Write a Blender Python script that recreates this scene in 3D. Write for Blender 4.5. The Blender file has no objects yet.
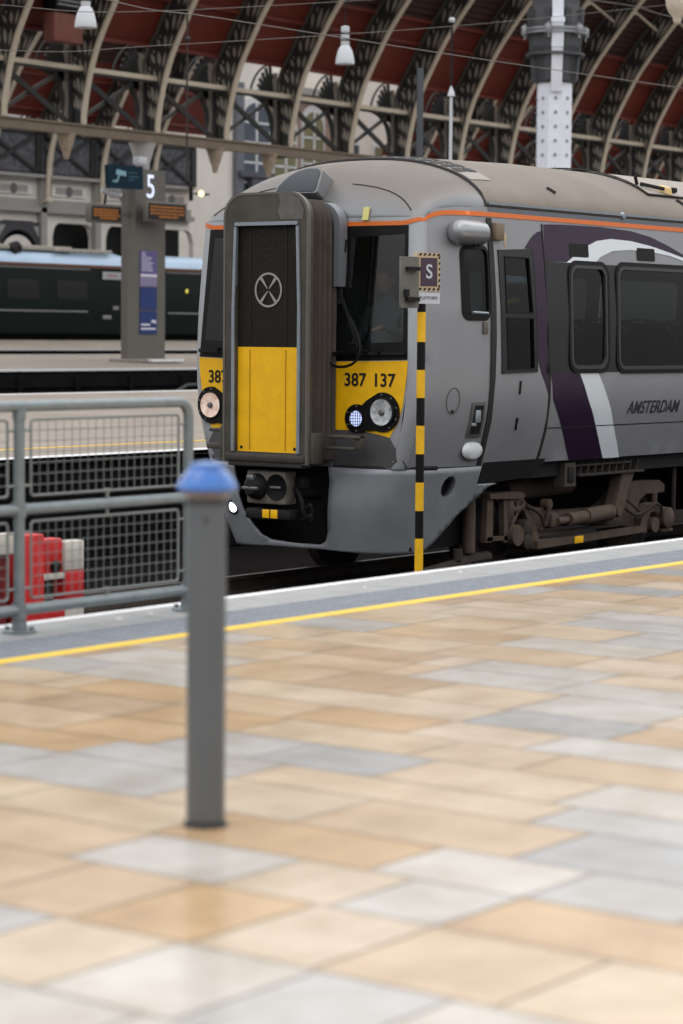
import bpy, bmesh, math, random
from mathutils import Vector, Matrix
from mathutils.geometry import delaunay_2d_cdt
random.seed(7)
PI = math.pi
S = bpy.context.scene
COL = S.collection

# ------------------------------------------------------------------ helpers
def lin(c):
    c /= 255.0
    return c / 12.92 if c <= 0.04045 else ((c + 0.055) / 1.055) ** 2.4
def rgb(r, g, b): return (lin(r), lin(g), lin(b), 1.0)

MATS = {}
def mat(name, col, rough=0.5, metal=0.0, var=0.0, scale=6.0, col2=None, bump=0.0, bscale=60.0, spec=0.5,
        emit=None, estr=0.0, dust=None, coat=0.0, detail=5.0):
    """procedural material: base colour varied by object-space noise, optional dust settled on up-facing surfaces"""
    if name in MATS: return MATS[name]
    m = bpy.data.materials.new(name); m.use_nodes = True
    nt = m.node_tree; N = nt.nodes; L = nt.links
    b = N['Principled BSDF']
    b.inputs['Roughness'].default_value = rough
    b.inputs['Metallic'].default_value = metal
    b.inputs['Specular IOR Level'].default_value = spec
    if coat: b.inputs['Coat Weight'].default_value = coat
    c = rgb(*col)
    out = None
    tc = N.new('ShaderNodeTexCoord')
    if var > 0 or col2:
        nz = N.new('ShaderNodeTexNoise'); nz.inputs['Scale'].default_value = scale; nz.inputs['Detail'].default_value = detail
        nz.inputs['Roughness'].default_value = 0.6
        L.new(tc.outputs['Object'], nz.inputs['Vector'])
        cr = N.new('ShaderNodeValToRGB'); L.new(nz.outputs['Fac'], cr.inputs['Fac'])
        e = cr.color_ramp.elements
        e[0].position = 0.34; e[1].position = 0.66
        if col2: c2 = rgb(*col2)
        else: c2 = tuple(min(1, x * (1 + var)) for x in c[:3]) + (1,)
        lo = tuple(x * (1 - var) for x in c[:3]) + (1,) if not col2 else c
        e[0].color = lo; e[1].color = c2
        out = cr.outputs['Color']
    if dust:
        dcol, amt, lo, hi = dust
        ge = N.new('ShaderNodeNewGeometry'); sx = N.new('ShaderNodeSeparateXYZ'); L.new(ge.outputs['Normal'], sx.inputs[0])
        mr = N.new('ShaderNodeMapRange'); L.new(sx.outputs['Z'], mr.inputs['Value'])
        mr.inputs['From Min'].default_value = lo; mr.inputs['From Max'].default_value = hi
        n2 = N.new('ShaderNodeTexNoise'); n2.inputs['Scale'].default_value = 1.7; n2.inputs['Detail'].default_value = 6
        L.new(tc.outputs['Object'], n2.inputs['Vector'])
        mu = N.new('ShaderNodeMath'); mu.operation = 'MULTIPLY'; L.new(mr.outputs['Result'], mu.inputs[0])
        m2 = N.new('ShaderNodeMapRange'); L.new(n2.outputs['Fac'], m2.inputs['Value'])
        m2.inputs['From Min'].default_value = .3; m2.inputs['From Max'].default_value = .7
        m2.inputs['To Min'].default_value = amt * .75; m2.inputs['To Max'].default_value = amt
        L.new(m2.outputs['Result'], mu.inputs[1])
        mx = N.new('ShaderNodeMixRGB'); L.new(mu.outputs[0], mx.inputs['Fac'])
        if out: L.new(out, mx.inputs['Color1'])
        else: mx.inputs['Color1'].default_value = c
        mx.inputs['Color2'].default_value = rgb(*dcol)
        out = mx.outputs['Color']
        rr = N.new('ShaderNodeMapRange'); L.new(mu.outputs[0], rr.inputs['Value'])
        rr.inputs['To Min'].default_value = rough; rr.inputs['To Max'].default_value = .6
        L.new(rr.outputs['Result'], b.inputs['Roughness'])
    if out: L.new(out, b.inputs['Base Color'])
    else: b.inputs['Base Color'].default_value = c
    if bump > 0:
        n3 = N.new('ShaderNodeTexNoise'); n3.inputs['Scale'].default_value = bscale; n3.inputs['Detail'].default_value = 3
        L.new(tc.outputs['Object'], n3.inputs['Vector'])
        bp = N.new('ShaderNodeBump'); bp.inputs['Strength'].default_value = bump; bp.inputs['Distance'].default_value = .01
        L.new(n3.outputs['Fac'], bp.inputs['Height']); L.new(bp.outputs['Normal'], b.inputs['Normal'])
    if emit:
        b.inputs['Emission Color'].default_value = rgb(*emit); b.inputs['Emission Strength'].default_value = estr
    m.diffuse_color = c
    MATS[name] = m
    return m

def glass_mat(name, tint, rough=0.02, refl=.045):
    """thin tinted glazing: fresnel mix of mirror reflection and tinted transparency"""
    if name in MATS: return MATS[name]
    m = bpy.data.materials.new(name); m.use_nodes = True
    nt = m.node_tree; N = nt.nodes; L = nt.links
    for n in list(N): N.remove(n)
    o = N.new('ShaderNodeOutputMaterial'); mix = N.new('ShaderNodeMixShader'); lw = N.new('ShaderNodeLayerWeight'); lw.inputs['Blend'].default_value = .5; pw = N.new('ShaderNodeMath'); pw.operation = 'POWER'; pw.inputs[1].default_value = 4.5; L.new(lw.outputs['Facing'], pw.inputs[0])
    fr = N.new('ShaderNodeMapRange'); L.new(pw.outputs[0], fr.inputs['Value']); fr.inputs['To Min'].default_value = refl; fr.inputs['To Max'].default_value = .9
    t = N.new('ShaderNodeBsdfTransparent'); t.inputs['Color'].default_value = rgb(*tint)
    g = N.new('ShaderNodeBsdfGlossy'); g.inputs['Roughness'].default_value = rough; g.inputs['Color'].default_value = (1, 1, 1, 1)
    L.new(fr.outputs[0], mix.inputs['Fac']); L.new(t.outputs[0], mix.inputs[1]); L.new(g.outputs[0], mix.inputs[2]); L.new(mix.outputs[0], o.inputs['Surface'])
    MATS[name] = m
    return m

class MB:
    """collects shapes; build() links them as ONE mesh object"""
    def __init__(s): s.v = []; s.f = []; s.mi = []; s.cur = 0
    def add(s, vs, fs, M=None):
        k = len(s.v)
        for p in vs:
            p = Vector(p)
            s.v.append(tuple(M @ p) if M is not None else tuple(p))
        for f in fs: s.f.append(tuple(i + k for i in f)); s.mi.append(s.cur)
        return s
    def box(s, c, d, bev=0.0, M=None, seg=2):
        hx, hy, hz = d[0] / 2, d[1] / 2, d[2] / 2
        if bev <= 0:
            vs = [(c[0] + a * hx, c[1] + b * hy, c[2] + e * hz) for a in (-1, 1) for b in (-1, 1) for e in (-1, 1)]
            fs = [(0, 1, 3, 2), (4, 6, 7, 5), (0, 4, 5, 1), (2, 3, 7, 6), (0, 2, 6, 4), (1, 5, 7, 3)]
            return s.add(vs, fs, M)
        bm = bmesh.new(); bmesh.ops.create_cube(bm, size=1)
        for v in bm.verts: v.co = Vector((v.co.x * d[0] + c[0], v.co.y * d[1] + c[1], v.co.z * d[2] + c[2]))
        bmesh.ops.bevel(bm, geom=bm.edges[:], offset=min(bev, .49 * min(d)), segments=seg, affect='EDGES', profile=.5)
        return s.bm(bm, M)
    def bm(s, bm, M=None):
        bm.verts.index_update()
        s.add([v.co.copy() for v in bm.verts], [[v.index for v in f.verts] for f in bm.faces], M); bm.free(); return s
    def cyl(s, a, b, r, r2=None, n=16, caps=True):
        a = Vector(a); b = Vector(b); r2 = r if r2 is None else r2
        d = (b - a).normalized(); u = d.orthogonal().normalized(); w = d.cross(u)
        vs = []
        for p, q in ((a, r), (b, r2)):
            for i in range(n):
                t = 2 * PI * i / n; vs.append(p + (u * math.cos(t) + w * math.sin(t)) * q)
        fs = [(i, (i + 1) % n, n + (i + 1) % n, n + i) for i in range(n)]
        if caps: fs += [tuple(range(n))[::-1], tuple(range(n, 2 * n))]
        return s.add(vs, fs)
    def tube(s, pts, r, n=8, closed=False, caps=True):
        P = [Vector(p) for p in pts]; m = len(P); rings = []
        R = r if isinstance(r, (list, tuple)) else [r] * m
        up = None
        for i, p in enumerate(P):
            if closed: d = (P[(i + 1) % m] - P[i - 1]).normalized()
            else: d = (P[min(i + 1, m - 1)] - P[max(i - 1, 0)]).normalized()
            if up is None: up = d.orthogonal().normalized()
            else:
                up = up - d * up.dot(d)
                up = d.orthogonal().normalized() if up.length < 1e-5 else up.normalized()
            w = d.cross(up)
            rings.append([p + (up * math.cos(2 * PI * j / n) + w * math.sin(2 * PI * j / n)) * R[i] for j in range(n)])
        vs = [q for g in rings for q in g]; fs = []
        for i in range(m if closed else m - 1):
            a = i * n; b = ((i + 1) % m) * n
            for j in range(n): fs.append((a + j, a + (j + 1) % n, b + (j + 1) % n, b + j))
        if caps and not closed: fs += [tuple(range(n))[::-1], tuple(range((m - 1) * n, m * n))]
        return s.add(vs, fs)
    def lathe(s, prof, c=(0, 0, 0), n=24, M=None):
        vs = []; fs = []
        for r, z in prof:
            for j in range(n): vs.append((c[0] + r * math.cos(2 * PI * j / n), c[1] + r * math.sin(2 * PI * j / n), c[2] + z))
        for i in range(len(prof) - 1):
            for j in range(n): fs.append((i * n + j, i * n + (j + 1) % n, (i + 1) * n + (j + 1) % n, (i + 1) * n + j))
        if prof[0][0] > 1e-6: fs.append(tuple(range(n))[::-1])
        if prof[-1][0] > 1e-6: fs.append(tuple(range((len(prof) - 1) * n, len(prof) * n)))
        return s.add(vs, fs, M)
    def bar(s, a, b, w, h, side=(0, 1, 0)):
        """rectangular bar a->b; w along 'side', h across"""
        a = Vector(a); b = Vector(b); d = (b - a).normalized(); sd = Vector(side); sd = (sd - d * sd.dot(d)).normalized(); t = d.cross(sd)
        vs = []
        for p in (a, b):
            for x, y in ((-1, -1), (1, -1), (1, 1), (-1, 1)): vs.append(p + sd * (w / 2 * x) + t * (h / 2 * y))
        return s.add(vs, [(3, 2, 1, 0), (4, 5, 6, 7), (0, 1, 5, 4), (1, 2, 6, 5), (2, 3, 7, 6), (3, 0, 4, 7)])
    def prism(s, poly, f0, f1):
        """2-D polygon extruded between two mappings (u,v)->xyz"""
        n = len(poly); A = [f0(u, v) for u, v in poly]; B = [f1(u, v) for u, v in poly]
        r = delaunay_2d_cdt([Vector(p) for p in poly], [], [list(range(n))], 1, 1e-6)
        k = {}
        vs = A + B; fs = []
        if len(r[0]) == n:
            om = [o[0] if o else i for i, o in enumerate(r[3])]
            for t in r[2]:
                t = [om[i] for i in t]
                fs.append(tuple(t)); fs.append(tuple(i + n for i in t[::-1]))
        else:
            fs += [tuple(range(n)), tuple(range(n, 2 * n))[::-1]]
        fs += [(i, (i + 1) % n, n + (i + 1) % n, n + i) for i in range(n)]
        return s.add(vs, fs)
    def surf(s, outer, holes, fmap, step=0.1, hstep=None):
        """triangulated 2-D region with holes, pushed through fmap(u,v)->xyz"""
        verts = []; edges = []
        def loop(pts):
            k = len(verts); dense = []
            for i in range(len(pts)):
                a = Vector(pts[i]); b = Vector(pts[(i + 1) % len(pts)]); m = max(1, int((b - a).length / step))
                for j in range(m): dense.append(a.lerp(b, j / m))
            verts.extend(dense); n = len(dense); edges.extend([(k + i, k + (i + 1) % n) for i in range(n)])
            return dense
        D = [loop(outer)] + [loop(h) for h in holes]
        us = [p.x for p in D[0]]; vsn = [p.y for p in D[0]]
        su = hstep or step
        nu = int((max(us) - min(us)) / su); nv = int((max(vsn) - min(vsn)) / step)
        for i in range(1, nu + 1):
            for j in range(1, nv + 1):
                q = Vector((min(us) + i * su - su * .37, min(vsn) + j * step - step * .41))
                if inside(q, D[0]) and not any(inside(q, h) for h in D[1:]): verts.append(q)
        r = delaunay_2d_cdt(verts, edges, [], 0, 1e-5)
        keep = []
        for t in r[2]:
            c = sum((r[0][i] for i in t), Vector((0, 0))) / len(t)
            if inside(c, D[0]) and not any(inside(c, h) for h in D[1:]): keep.append(tuple(t))
        return s.add([fmap(p.x, p.y) for p in r[0]], keep)
    def build(s, name, m, parent=None, smooth=True, ang=35, solid=0.0):
        me = bpy.data.meshes.new(name); me.from_pydata([tuple(v) for v in s.v], [], s.f)
        ms = m if isinstance(m, (list, tuple)) else [m]
        for x in ms: me.materials.append(x)
        if len(ms) > 1: me.polygons.foreach_set('material_index', s.mi)
        bm = bmesh.new(); bm.from_mesh(me); bmesh.ops.remove_doubles(bm, verts=bm.verts, dist=1e-5)
        bmesh.ops.recalc_face_normals(bm, faces=bm.faces); bm.to_mesh(me); bm.free()
        if smooth:
            me.polygons.foreach_set('use_smooth', [True] * len(me.polygons)); me.set_sharp_from_angle(angle=math.radians(ang))
        me.update()
        o = bpy.data.objects.new(name, me); COL.objects.link(o)
        if solid:
            md = o.modifiers.new('solid', 'SOLIDIFY'); md.thickness = solid; md.offset = 0
        if parent: put(o, parent)
        return o

def put(o, parent):
    """parent without moving the mesh (its vertices are already in place)"""
    o.parent = parent
    o.matrix_parent_inverse = Matrix.Translation(-parent.location) if parent.type == 'EMPTY' else Matrix.Identity(4)

def inside(p, poly):
    x, y = p[0], p[1]; c = False; n = len(poly); j = n - 1
    for i in range(n):
        xi, yi = poly[i][0], poly[i][1]; xj, yj = poly[j][0], poly[j][1]
        if (yi > y) != (yj > y) and x < (xj - xi) * (y - yi) / (yj - yi) + xi: c = not c
        j = i
    return c

def rrect(x0, y0, x1, y1, r, n=6):
    P = []
    for cx, cy, a in ((x1 - r, y1 - r, 0), (x0 + r, y1 - r, 90), (x0 + r, y0 + r, 180), (x1 - r, y0 + r, 270)):
        for i in range(n + 1):
            t = math.radians(a + 90 * i / n); P.append((cx + r * math.cos(t), cy + r * math.sin(t)))
    return P
def circ(cx, cy, r, n=24, ry=None):
    ry = ry or r
    return [(cx + r * math.cos(2 * PI * i / n), cy + ry * math.sin(2 * PI * i / n)) for i in range(n)]
def lerp_tab(x, X, Yv):
    if x <= X[0]: return Yv[0]
    for i in range(1, len(X)):
        if x <= X[i]:
            t = (x - X[i - 1]) / (X[i] - X[i - 1]); return Yv[i - 1] + t * (Yv[i] - Yv[i - 1])
    return Yv[-1]
def smooth_pts(pts, sub=6):
    """Catmull-Rom through the points"""
    P = [Vector(p) for p in pts]; out = []
    for i in range(len(P) - 1):
        p0 = P[max(i - 1, 0)]; p1 = P[i]; p2 = P[i + 1]; p3 = P[min(i + 2, len(P) - 1)]
        for j in range(sub):
            t = j / sub
            out.append(.5 * ((2 * p1) + (p2 - p0) * t + (2 * p0 - 5 * p1 + 4 * p2 - p3) * t * t + (3 * p1 - p0 - 3 * p2 + p3) * t ** 3))
    out.append(P[-1]); return out

def tag(o, label=None, cat=None, group=None, kind=None):
    if label: o['label'] = label
    if cat: o['category'] = cat
    if group: o['group'] = group
    if kind: o['kind'] = kind
    return o
def empty(name, loc, label, cat, group=None):
    o = bpy.data.objects.new(name, None); o.empty_display_size = .2; COL.objects.link(o); o.location = loc
    return tag(o, label, cat, group)
def struct(o):
    o['kind'] = 'structure'; return o
def copy_tree(o, parent=None):
    c = o.copy(); COL.objects.link(c)
    if parent: c.parent = parent
    for ch in list(o.children): copy_tree(ch, c)
    return c

def text2d(body, size, shear=0.0, align='CENTER', space=1.0, thick=0.0):
    """outline text as flat triangles in 2-D (built-in font)"""
    cu = bpy.data.curves.new('t', 'FONT'); cu.body = body; cu.size = size; cu.shear = shear; cu.align_x = align; cu.align_y = 'CENTER'
    cu.space_character = space; cu.resolution_u = 4; cu.fill_mode = 'FRONT'; cu.offset = thick
    o = bpy.data.objects.new('t', cu); COL.objects.link(o)
    dg = bpy.context.evaluated_depsgraph_get(); me = o.evaluated_get(dg).to_mesh()
    vs = [(v.co.x, v.co.y) for v in me.vertices]; fs = [tuple(p.vertices) for p in me.polygons]
    o.evaluated_get(dg).to_mesh_clear(); bpy.data.objects.remove(o); bpy.data.curves.remove(cu)
    return vs, fs
def add_text(mb, body, size, fmap, **k):
    vs, fs = text2d(body, size, **k); mb.add([fmap(u, v) for u, v in vs], fs)
def frame_map(o, ux, uy):
    o = Vector(o); ux = Vector(ux).normalized(); uy = Vector(uy).normalized(); n = ux.cross(uy)
    return lambda d: (lambda u, v: o + ux * u + uy * v + n * d)
WORLD_STR = 1.4; SKY_P = 1500; EXPO = 0.0
# ------------------------------------------------------------------ materials
M_grey = mat('train_grey', (150, 152, 157), .32, .25, .06, 1.2, dust=((112, 100, 90), .95, .25, .7), spec=.5)
M_silver = mat('cab_silver', (172, 175, 180), .3, .3, .05, 1.5, dust=((126, 116, 106), .95, .32, .8))
M_dome = mat('cab_dome_grey', (134, 137, 142), .32, .2, .05, 1.5, dust=((112, 103, 94), .95, .40, .85))
M_roof = mat('train_roof_grey', (118, 109, 99), .62, 0, .10, 2.2)
M_bump = mat('bumper_grey', (140, 144, 150), .42, .1, .10, 3.0)
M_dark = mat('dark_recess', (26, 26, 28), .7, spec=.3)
M_black = mat('black_rubber', (9, 9, 10), .5, spec=.25)
M_seal = mat('door_seal', (34, 32, 31), .65, 0, .2, 9)
M_purple = mat('livery_purple', (44, 24, 52), .32, .1, .05, 2)
M_white = mat('livery_white', (222, 230, 236), .35)
M_band = mat('window_band', (32, 33, 37), .35, .1, .05, 2)
M_orange = mat('orange_line', (216, 110, 40), .45)
M_yellow = mat('warning_yellow', (250, 190, 2), .5, 0, .07, 7)
M_yelpole = mat('pole_yellow', (240, 186, 20), .5, 0, .08, 14)
M_brown = mat('gangway_brown', (72, 68, 61), .6, .1, .22, 5)
M_gdoor = mat('door_mottled', (10, 9, 8), .6, 0, 0, 46, col2=(38, 33, 22), detail=10, spec=.25)
M_bellow = mat('bellows', (70, 62, 56), .75, 0, .2, 8)
M_alu = mat('aluminium_trim', (150, 160, 170), .35, .5, .1, 10)
M_steel = mat('steel', (128, 130, 130), .4, .7, .12, 14)
M_rust = mat('bogie_dust', (76, 63, 53), .85, 0, .22, 9)
M_rustd = mat('bogie_dark', (48, 41, 36), .85, 0, .25, 9)
M_glass = glass_mat('dark_glazing', (128, 134, 134))
M_wind = glass_mat('windscreen_glazing', (176, 190, 190), refl=.07)
M_lens = mat('lamp_lens', (235, 235, 235), .08, .6)
M_chrome = mat('reflector', (150, 154, 160), .25, .3, 0, 16, col2=(236, 240, 244))
M_lampon = mat('led_cells', (200, 215, 255), .3, emit=(190, 205, 255), estr=1.1)
M_white_on = mat('marker_light', (255, 255, 255), .3, emit=(240, 250, 255), estr=6)
M_warm_on = mat('headlight_glow', (196, 150, 128), .3, 0, 0, 14, col2=(255, 240, 228), emit=(255, 226, 206), estr=.22)
M_int = mat('train_interior', (96, 98, 100), .8)
M_seat = mat('seat_moquette', (40, 40, 52), .85, 0, .2, 30)
M_rail_y = mat('handrail_yellow', (196, 176, 40), .4)
M_skin = mat('skin', (205, 150, 125), .5)
M_cloth = mat('jacket_cloth', (120, 124, 128), .8)
M_hair = mat('hair', (40, 32, 28), .7)

M_stone_white = mat('edge_paint', (222, 222, 224), .5, 0, .10, 12)
M_coping = mat('coping_stone', (150, 151, 152), .55, 0, .12, 7)
M_tact = mat('tactile_grey', (112, 118, 128), .55, 0, .12, 9)
M_yline = mat('yellow_line', (238, 196, 48), .5, 0, .06, 9)
M_grout = mat('slab_grout', (158, 142, 126), .7)
M_conc = mat('far_platform', (148, 138, 128), .75, 0, .10, .8)
M_wallf = mat('platform_face', (24, 24, 25), .9, 0, .25, 2, spec=.05)
M_ballast = mat('ballast', (24, 22, 21), .95, 0, .35, 14, bump=.8, bscale=30, spec=.02)
M_sleeper = mat('sleeper', (34, 32, 30), .9, 0, .2, 8, spec=.05)
M_railst = mat('running_rail', (84, 76, 70), .5, .6, .2, 10)
M_galv = mat('galvanised_tube', (128, 138, 142), .38, .45, .10, 14)
M_mesh = mat('mesh_wire', (128, 134, 134), .45, .4)
M_boll = mat('bollard_grey', (92, 96, 100), .4, .1, .04, 6)
M_blue = mat('blue_cap', (36, 106, 190), .22, 0, .25, 30, coat=.6)
M_red = mat('buffer_red', (196, 28, 30), .5, 0, .12, 8)
M_redd = mat('buffer_dark_red', (110, 14, 18), .6, 0, .15, 8)
M_wht = mat('buffer_white', (206, 200, 190), .6, 0, .10, 8)
M_cream = mat('cream_paint', (200, 188, 168), .55, 0, .08, 3)
M_taupe = mat('taupe_web', (150, 142, 131), .7, 0, .12, 4)
M_iron = mat('dark_iron', (42, 42, 41), .65, 0, .2, 6)
M_girder = mat('girder_tan', (124, 110, 95), .7, 0, .12, 2)
M_redp = mat('roof_red_cladding', (108, 42, 30), .6, 0, .10, .6)
M_redc = mat('roof_corrugated', (64, 38, 32), .7, 0, .12, 1)
M_colw = mat('column_white', (236, 240, 250), .45, 0, .04, 3)
M_colg = mat('column_grey', (70, 72, 76), .5, 0, .08, 4)
M_clamp = mat('clamp_steel', (150, 152, 156), .35, .5)
M_lampw = mat('lamp_enamel', (208, 212, 218), .4)
M_mast = mat('mast_grey', (72, 76, 82), .5, .2)
M_wire = mat('contact_wire', (112, 106, 102), .5, .3)
M_green = mat('coach_green', (7, 25, 22), .45, 0, .12, .6, spec=.2)
M_croof = mat('coach_roof_blue', (176, 200, 224), .35, .2, .06, 1)
M_cbrown = mat('coach_brown_line', (112, 76, 60), .5)
M_cwin = mat('coach_window', (18, 20, 22), .12)
M_cund = mat('coach_under', (14, 14, 15), .85, spec=.1)
M_cgrey = mat('coach_grey_stripe', (136, 138, 138), .4)
M_totem = mat('totem_steel', (112, 108, 102), .4, .35, .05, 2)
M_totemd = mat('totem_shadow_panel', (84, 82, 79), .45, .3, .05, 2)
M_teal = mat('sign_teal', (2, 38, 54), .5, spec=.2)
M_tealt = mat('sign_pale_teal', (130, 172, 186), .5)
M_lit5 = mat('lit_numeral', (235, 240, 255), .4, emit=(214, 226, 255), estr=.7)
M_board = mat('display_black', (22, 16, 12), .4)
M_amber = mat('amber_dots', (150, 92, 30), .5, emit=(255, 150, 40), estr=.12)
M_postl = mat('poster_lilac', (96, 88, 142), .5)
M_postb = mat('poster_blue', (22, 48, 110), .45)
M_postw = mat('poster_white', (216, 214, 228), .5)
M_stucco = mat('stucco_white', (226, 221, 213), .8, 0, .06, .7)
M_stucco2 = mat('stucco_grey', (158, 155, 152), .8, 0, .06, 1)
M_panelg = mat('lattice_grey', (66, 68, 74), .75, 0, 0, 5, col2=(104, 106, 112), detail=2)
M_winb = mat('building_window', (78, 86, 98), .15)
M_winy = mat('building_window_blind', (120, 118, 88), .5)
M_winw = mat('window_bar_white', (214, 216, 218), .5)
M_brick = mat('building_stone', (150, 128, 116), .85, 0, .12, 2)
M_signp = mat('sign_purple', (66, 48, 66), .5)
M_tan = mat('sign_tan', (192, 170, 138), .6)
M_plate = mat('bracket_grey', (112, 110, 104), .6, .2, .1, 20)
M_ply = mat('sign_white', (196, 200, 206), .5)
M_amberlamp = mat('warm_lamp', (255, 230, 170), .4, emit=(255, 225, 160), estr=3)
# ------------------------------------------------------------------ passenger train
YC = 12.82
ZW = [-.6, -.3, -.05, .15, .35, .6, .85, 1.1, 1.5, 1.9, 2.3, 2.6]
WW = [1.0, 1.09, 1.17, 1.235, 1.30, 1.365, 1.395, 1.40, 1.395, 1.37, 1.335, 1.30]
XF = 16.43; XS = 17.25; XEND = 27.0
ZC = 2.40                                            # top of the side wall / start of the roof
def hw(z): return lerp_tab(z, ZW, WW)
def WID(X, z):
    s = max(0.0, (XS - X) / .82); return hw(z) - .22 * s ** 1.5
def side(X, z, off=0.0):                             # near side surface
    return (X, YC - WID(X, z) - off, z)
def fside(X, z, off=0.0):
    return (X, YC + WID(X, z) + off, z)
def rake(z): return .08 * max(0.0, min(1.25, (z - 1.1) / 1.15))
RN = .09
def XE(z): return XF + rake(z) + .13                 # where the nose corner has turned into the side
def wn(z): return WID(XE(z), z)
def plan(u, w):                                       # how far the nose surface falls back at lateral distance u
    e = min(1.0, max(0.0, (u - (w - RN)) / RN)); return .04 * min(1, u / w) ** 3 + RN * (1 - math.sqrt(max(0.0, 1 - e * e)))
def front(y, z, off=0.0):                            # y is world Y on the nose
    u = abs(y - YC); w = wn(z); e = max(0.0, min(1.0, (u - (w - RN)) / RN)); c = math.sqrt(max(0.0, 1 - e * e))
    return (XF + rake(z) + plan(u, w) - off * c, y + math.copysign(off * e, y - YC), z)
RX = [16.43, 16.47, 16.55, 16.65, 16.8, 17.0, 17.25, 17.6, 18.2, 19.2]
RZ = [2.30, 2.40, 2.50, 2.585, 2.68, 2.765, 2.83, 2.875, 2.90, 2.925]
def rtop(X): return lerp_tab(X, RX, RZ)
def zc(X): return lerp_tab(X, [16.43, 16.6, 17.0, 17.4], [2.285, 2.34, 2.39, ZC])
def roofpt(X, y, off=0.0):
    """roof height at lateral offset y from the centre line"""
    w = WID(max(X, 16.64), ZC); a = min(1.0, abs(y) / w); n = lerp_tab(X, [16.43, 17.0, 17.8], [3.0, 2.5, 2.15])
    return (X + (.08 + plan(abs(y), w)) * max(0, min(1, (17.25 - X) / .82)), YC + y, zc(X) + (rtop(X) - zc(X)) * (1 - a ** n) ** (1 / 1.7) + off)

train = empty('passenger_train', (16.43, YC, -.95), 'grey passenger train with yellow panels on its nose and a purple and white swoosh', 'train')

# windows (X,z)
W1 = (18.66, 1.01, 19.28, 1.93); W2 = (19.50, 1.0, 21.35, 1.94); W3 = (21.62, 1.0, 23.5, 1.94); W4 = (23.8, 1.0, 25.6, 1.94)
wins = [W1, W2, W3, W4]
cabwin = rrect(17.0, 1.47, 17.30, 2.03, .06)
dwU = [(17.565, 1.49), (18.0, 1.49), (17.965, 1.985), (17.565, 1.985)]
dwL = [(17.60, 1.0), (18.03, 1.0), (18.005, 1.455), (17.567, 1.455)]
b = MB()
nose_edge = [(XE(z), z) for z in (.16, .6, 1.1, 1.5, 2.0, 2.285)]
top_edge = [(X, zc(X)) for X in (16.7, 16.9, 17.2, 17.5)] + [(XEND, ZC)]
side_outer = nose_edge + top_edge + [(XEND, .15)]
holes = [rrect(*w, .11) for w in wins] + [cabwin, dwU, dwL]
b.surf(side_outer, holes, lambda u, v: side(u, v), .11, .3)
fholes = [rrect(w[0], w[1], w[2], w[3], .11) for w in wins]
b.surf(side_outer, fholes, lambda u, v: fside(u, v), .14, .5)
b.add([side(XEND, .15), side(XEND, 1.1), side(XEND, ZC), (XEND, YC, 2.9), fside(XEND, ZC), fside(XEND, 1.1), fside(XEND, .15)], [(0, 1, 2, 3, 4, 5, 6)])
shell = b.build('body_shell', M_grey, train, ang=40)

# nose cap with the two windscreen openings and the corner roll
def wl(y0, y1, z0, z1): return [(y0, z0), (y1, z0), (y1, z1), (y0, z1)]
WSR = [(YC - 1.10, 1.22), (YC - .50, 1.20), (YC - .50, 2.13), (YC - 1.065, 2.15)]
WSL = [(YC + 1.10, 1.22), (YC + .50, 1.20), (YC + .50, 2.13), (YC + 1.04, 2.15)]
b = MB()
prof_z = [.16, .45, .8, 1.1, 1.5, 1.9, 2.15, 2.29]
fo = [(YC - wn(z) + RN, z) for z in prof_z] + [(YC + wn(z) - RN, z) for z in prof_z[::-1]]
b.surf(fo, [WSR, WSL], lambda u, v: front(u, v), .12)
for sg in (-1, 1):                                    # rounded corner between nose and side
    rows = []
    for z in [.16 + i * (2.285 - .16) / 24 for i in range(25)]:
        w = wn(z); rows.append([front(YC + sg * (w - RN + RN * math.sin(PI / 2 * j / 8)), z) for j in range(9)])
    vs = [p for r in rows for p in r]; fs = []
    for i in range(24):
        for j in range(8): fs.append((i * 9 + j, i * 9 + j + 1, i * 9 + j + 10, i * 9 + j + 9))
    b.add(vs, fs)
nose = b.build('nose_cap', M_silver, train, ang=50)

# roof: domed over the cab, then a plain arched roof
def roof_grid(mb, xs, n=36):
    vs = []; fs = []
    for X in xs:
        w = WID(max(X, 16.64), ZC)
        for j in range(n + 1):
            t = -1 + 2 * j / n; y = w * math.sin(t * PI / 2); vs.append(roofpt(X, y))
    m = n + 1
    for i in range(len(xs) - 1):
        for j in range(n): fs.append((i * m + j, i * m + j + 1, (i + 1) * m + j + 1, (i + 1) * m + j))
    mb.add(vs, fs)
b = MB(); roof_grid(b, [16.43, 16.44, 16.46, 16.49, 16.53, 16.58, 16.65, 16.73, 16.82, 16.92, 17.03, 17.15, 17.28, 17.36])
# front lip closing dome to nose
vs = []; n = 36
for j in range(n + 1):
    t = -1 + 2 * j / n; y = WID(16.64, ZC) * math.sin(t * PI / 2); p = roofpt(16.43, y); vs.append(p)
    yy = YC + y * wn(2.285) / WID(16.64, ZC); vs.append(front(yy, 2.285))
b.add(vs, [(2 * j, 2 * j + 1, 2 * j + 3, 2 * j + 2) for j in range(n)])
dome = b.build('cab_dome', M_dome, train, ang=60)
b = MB(); roof_grid(b, [17.33, 17.45, 17.6, 17.85, 18.2, 18.7, 19.2, 20.2, 22, 24, XEND])
for v in range(len(b.v)): b.v[v] = (b.v[v][0], b.v[v][1], b.v[v][2] + .006)
roof = b.build('roof', M_roof, train, ang=60)
# seam between cab and saloon roof, sweeping back towards the ridge
b = MB()
def seamx(y): return 17.34
pts = [Vector(roofpt(seamx(y), y, .008)) for y in [-1.33 + 2.66 * i / 40 for i in range(41)]]
b.tube(pts, .016, 6); b.build('roof_seam', M_seal, train)
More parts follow.
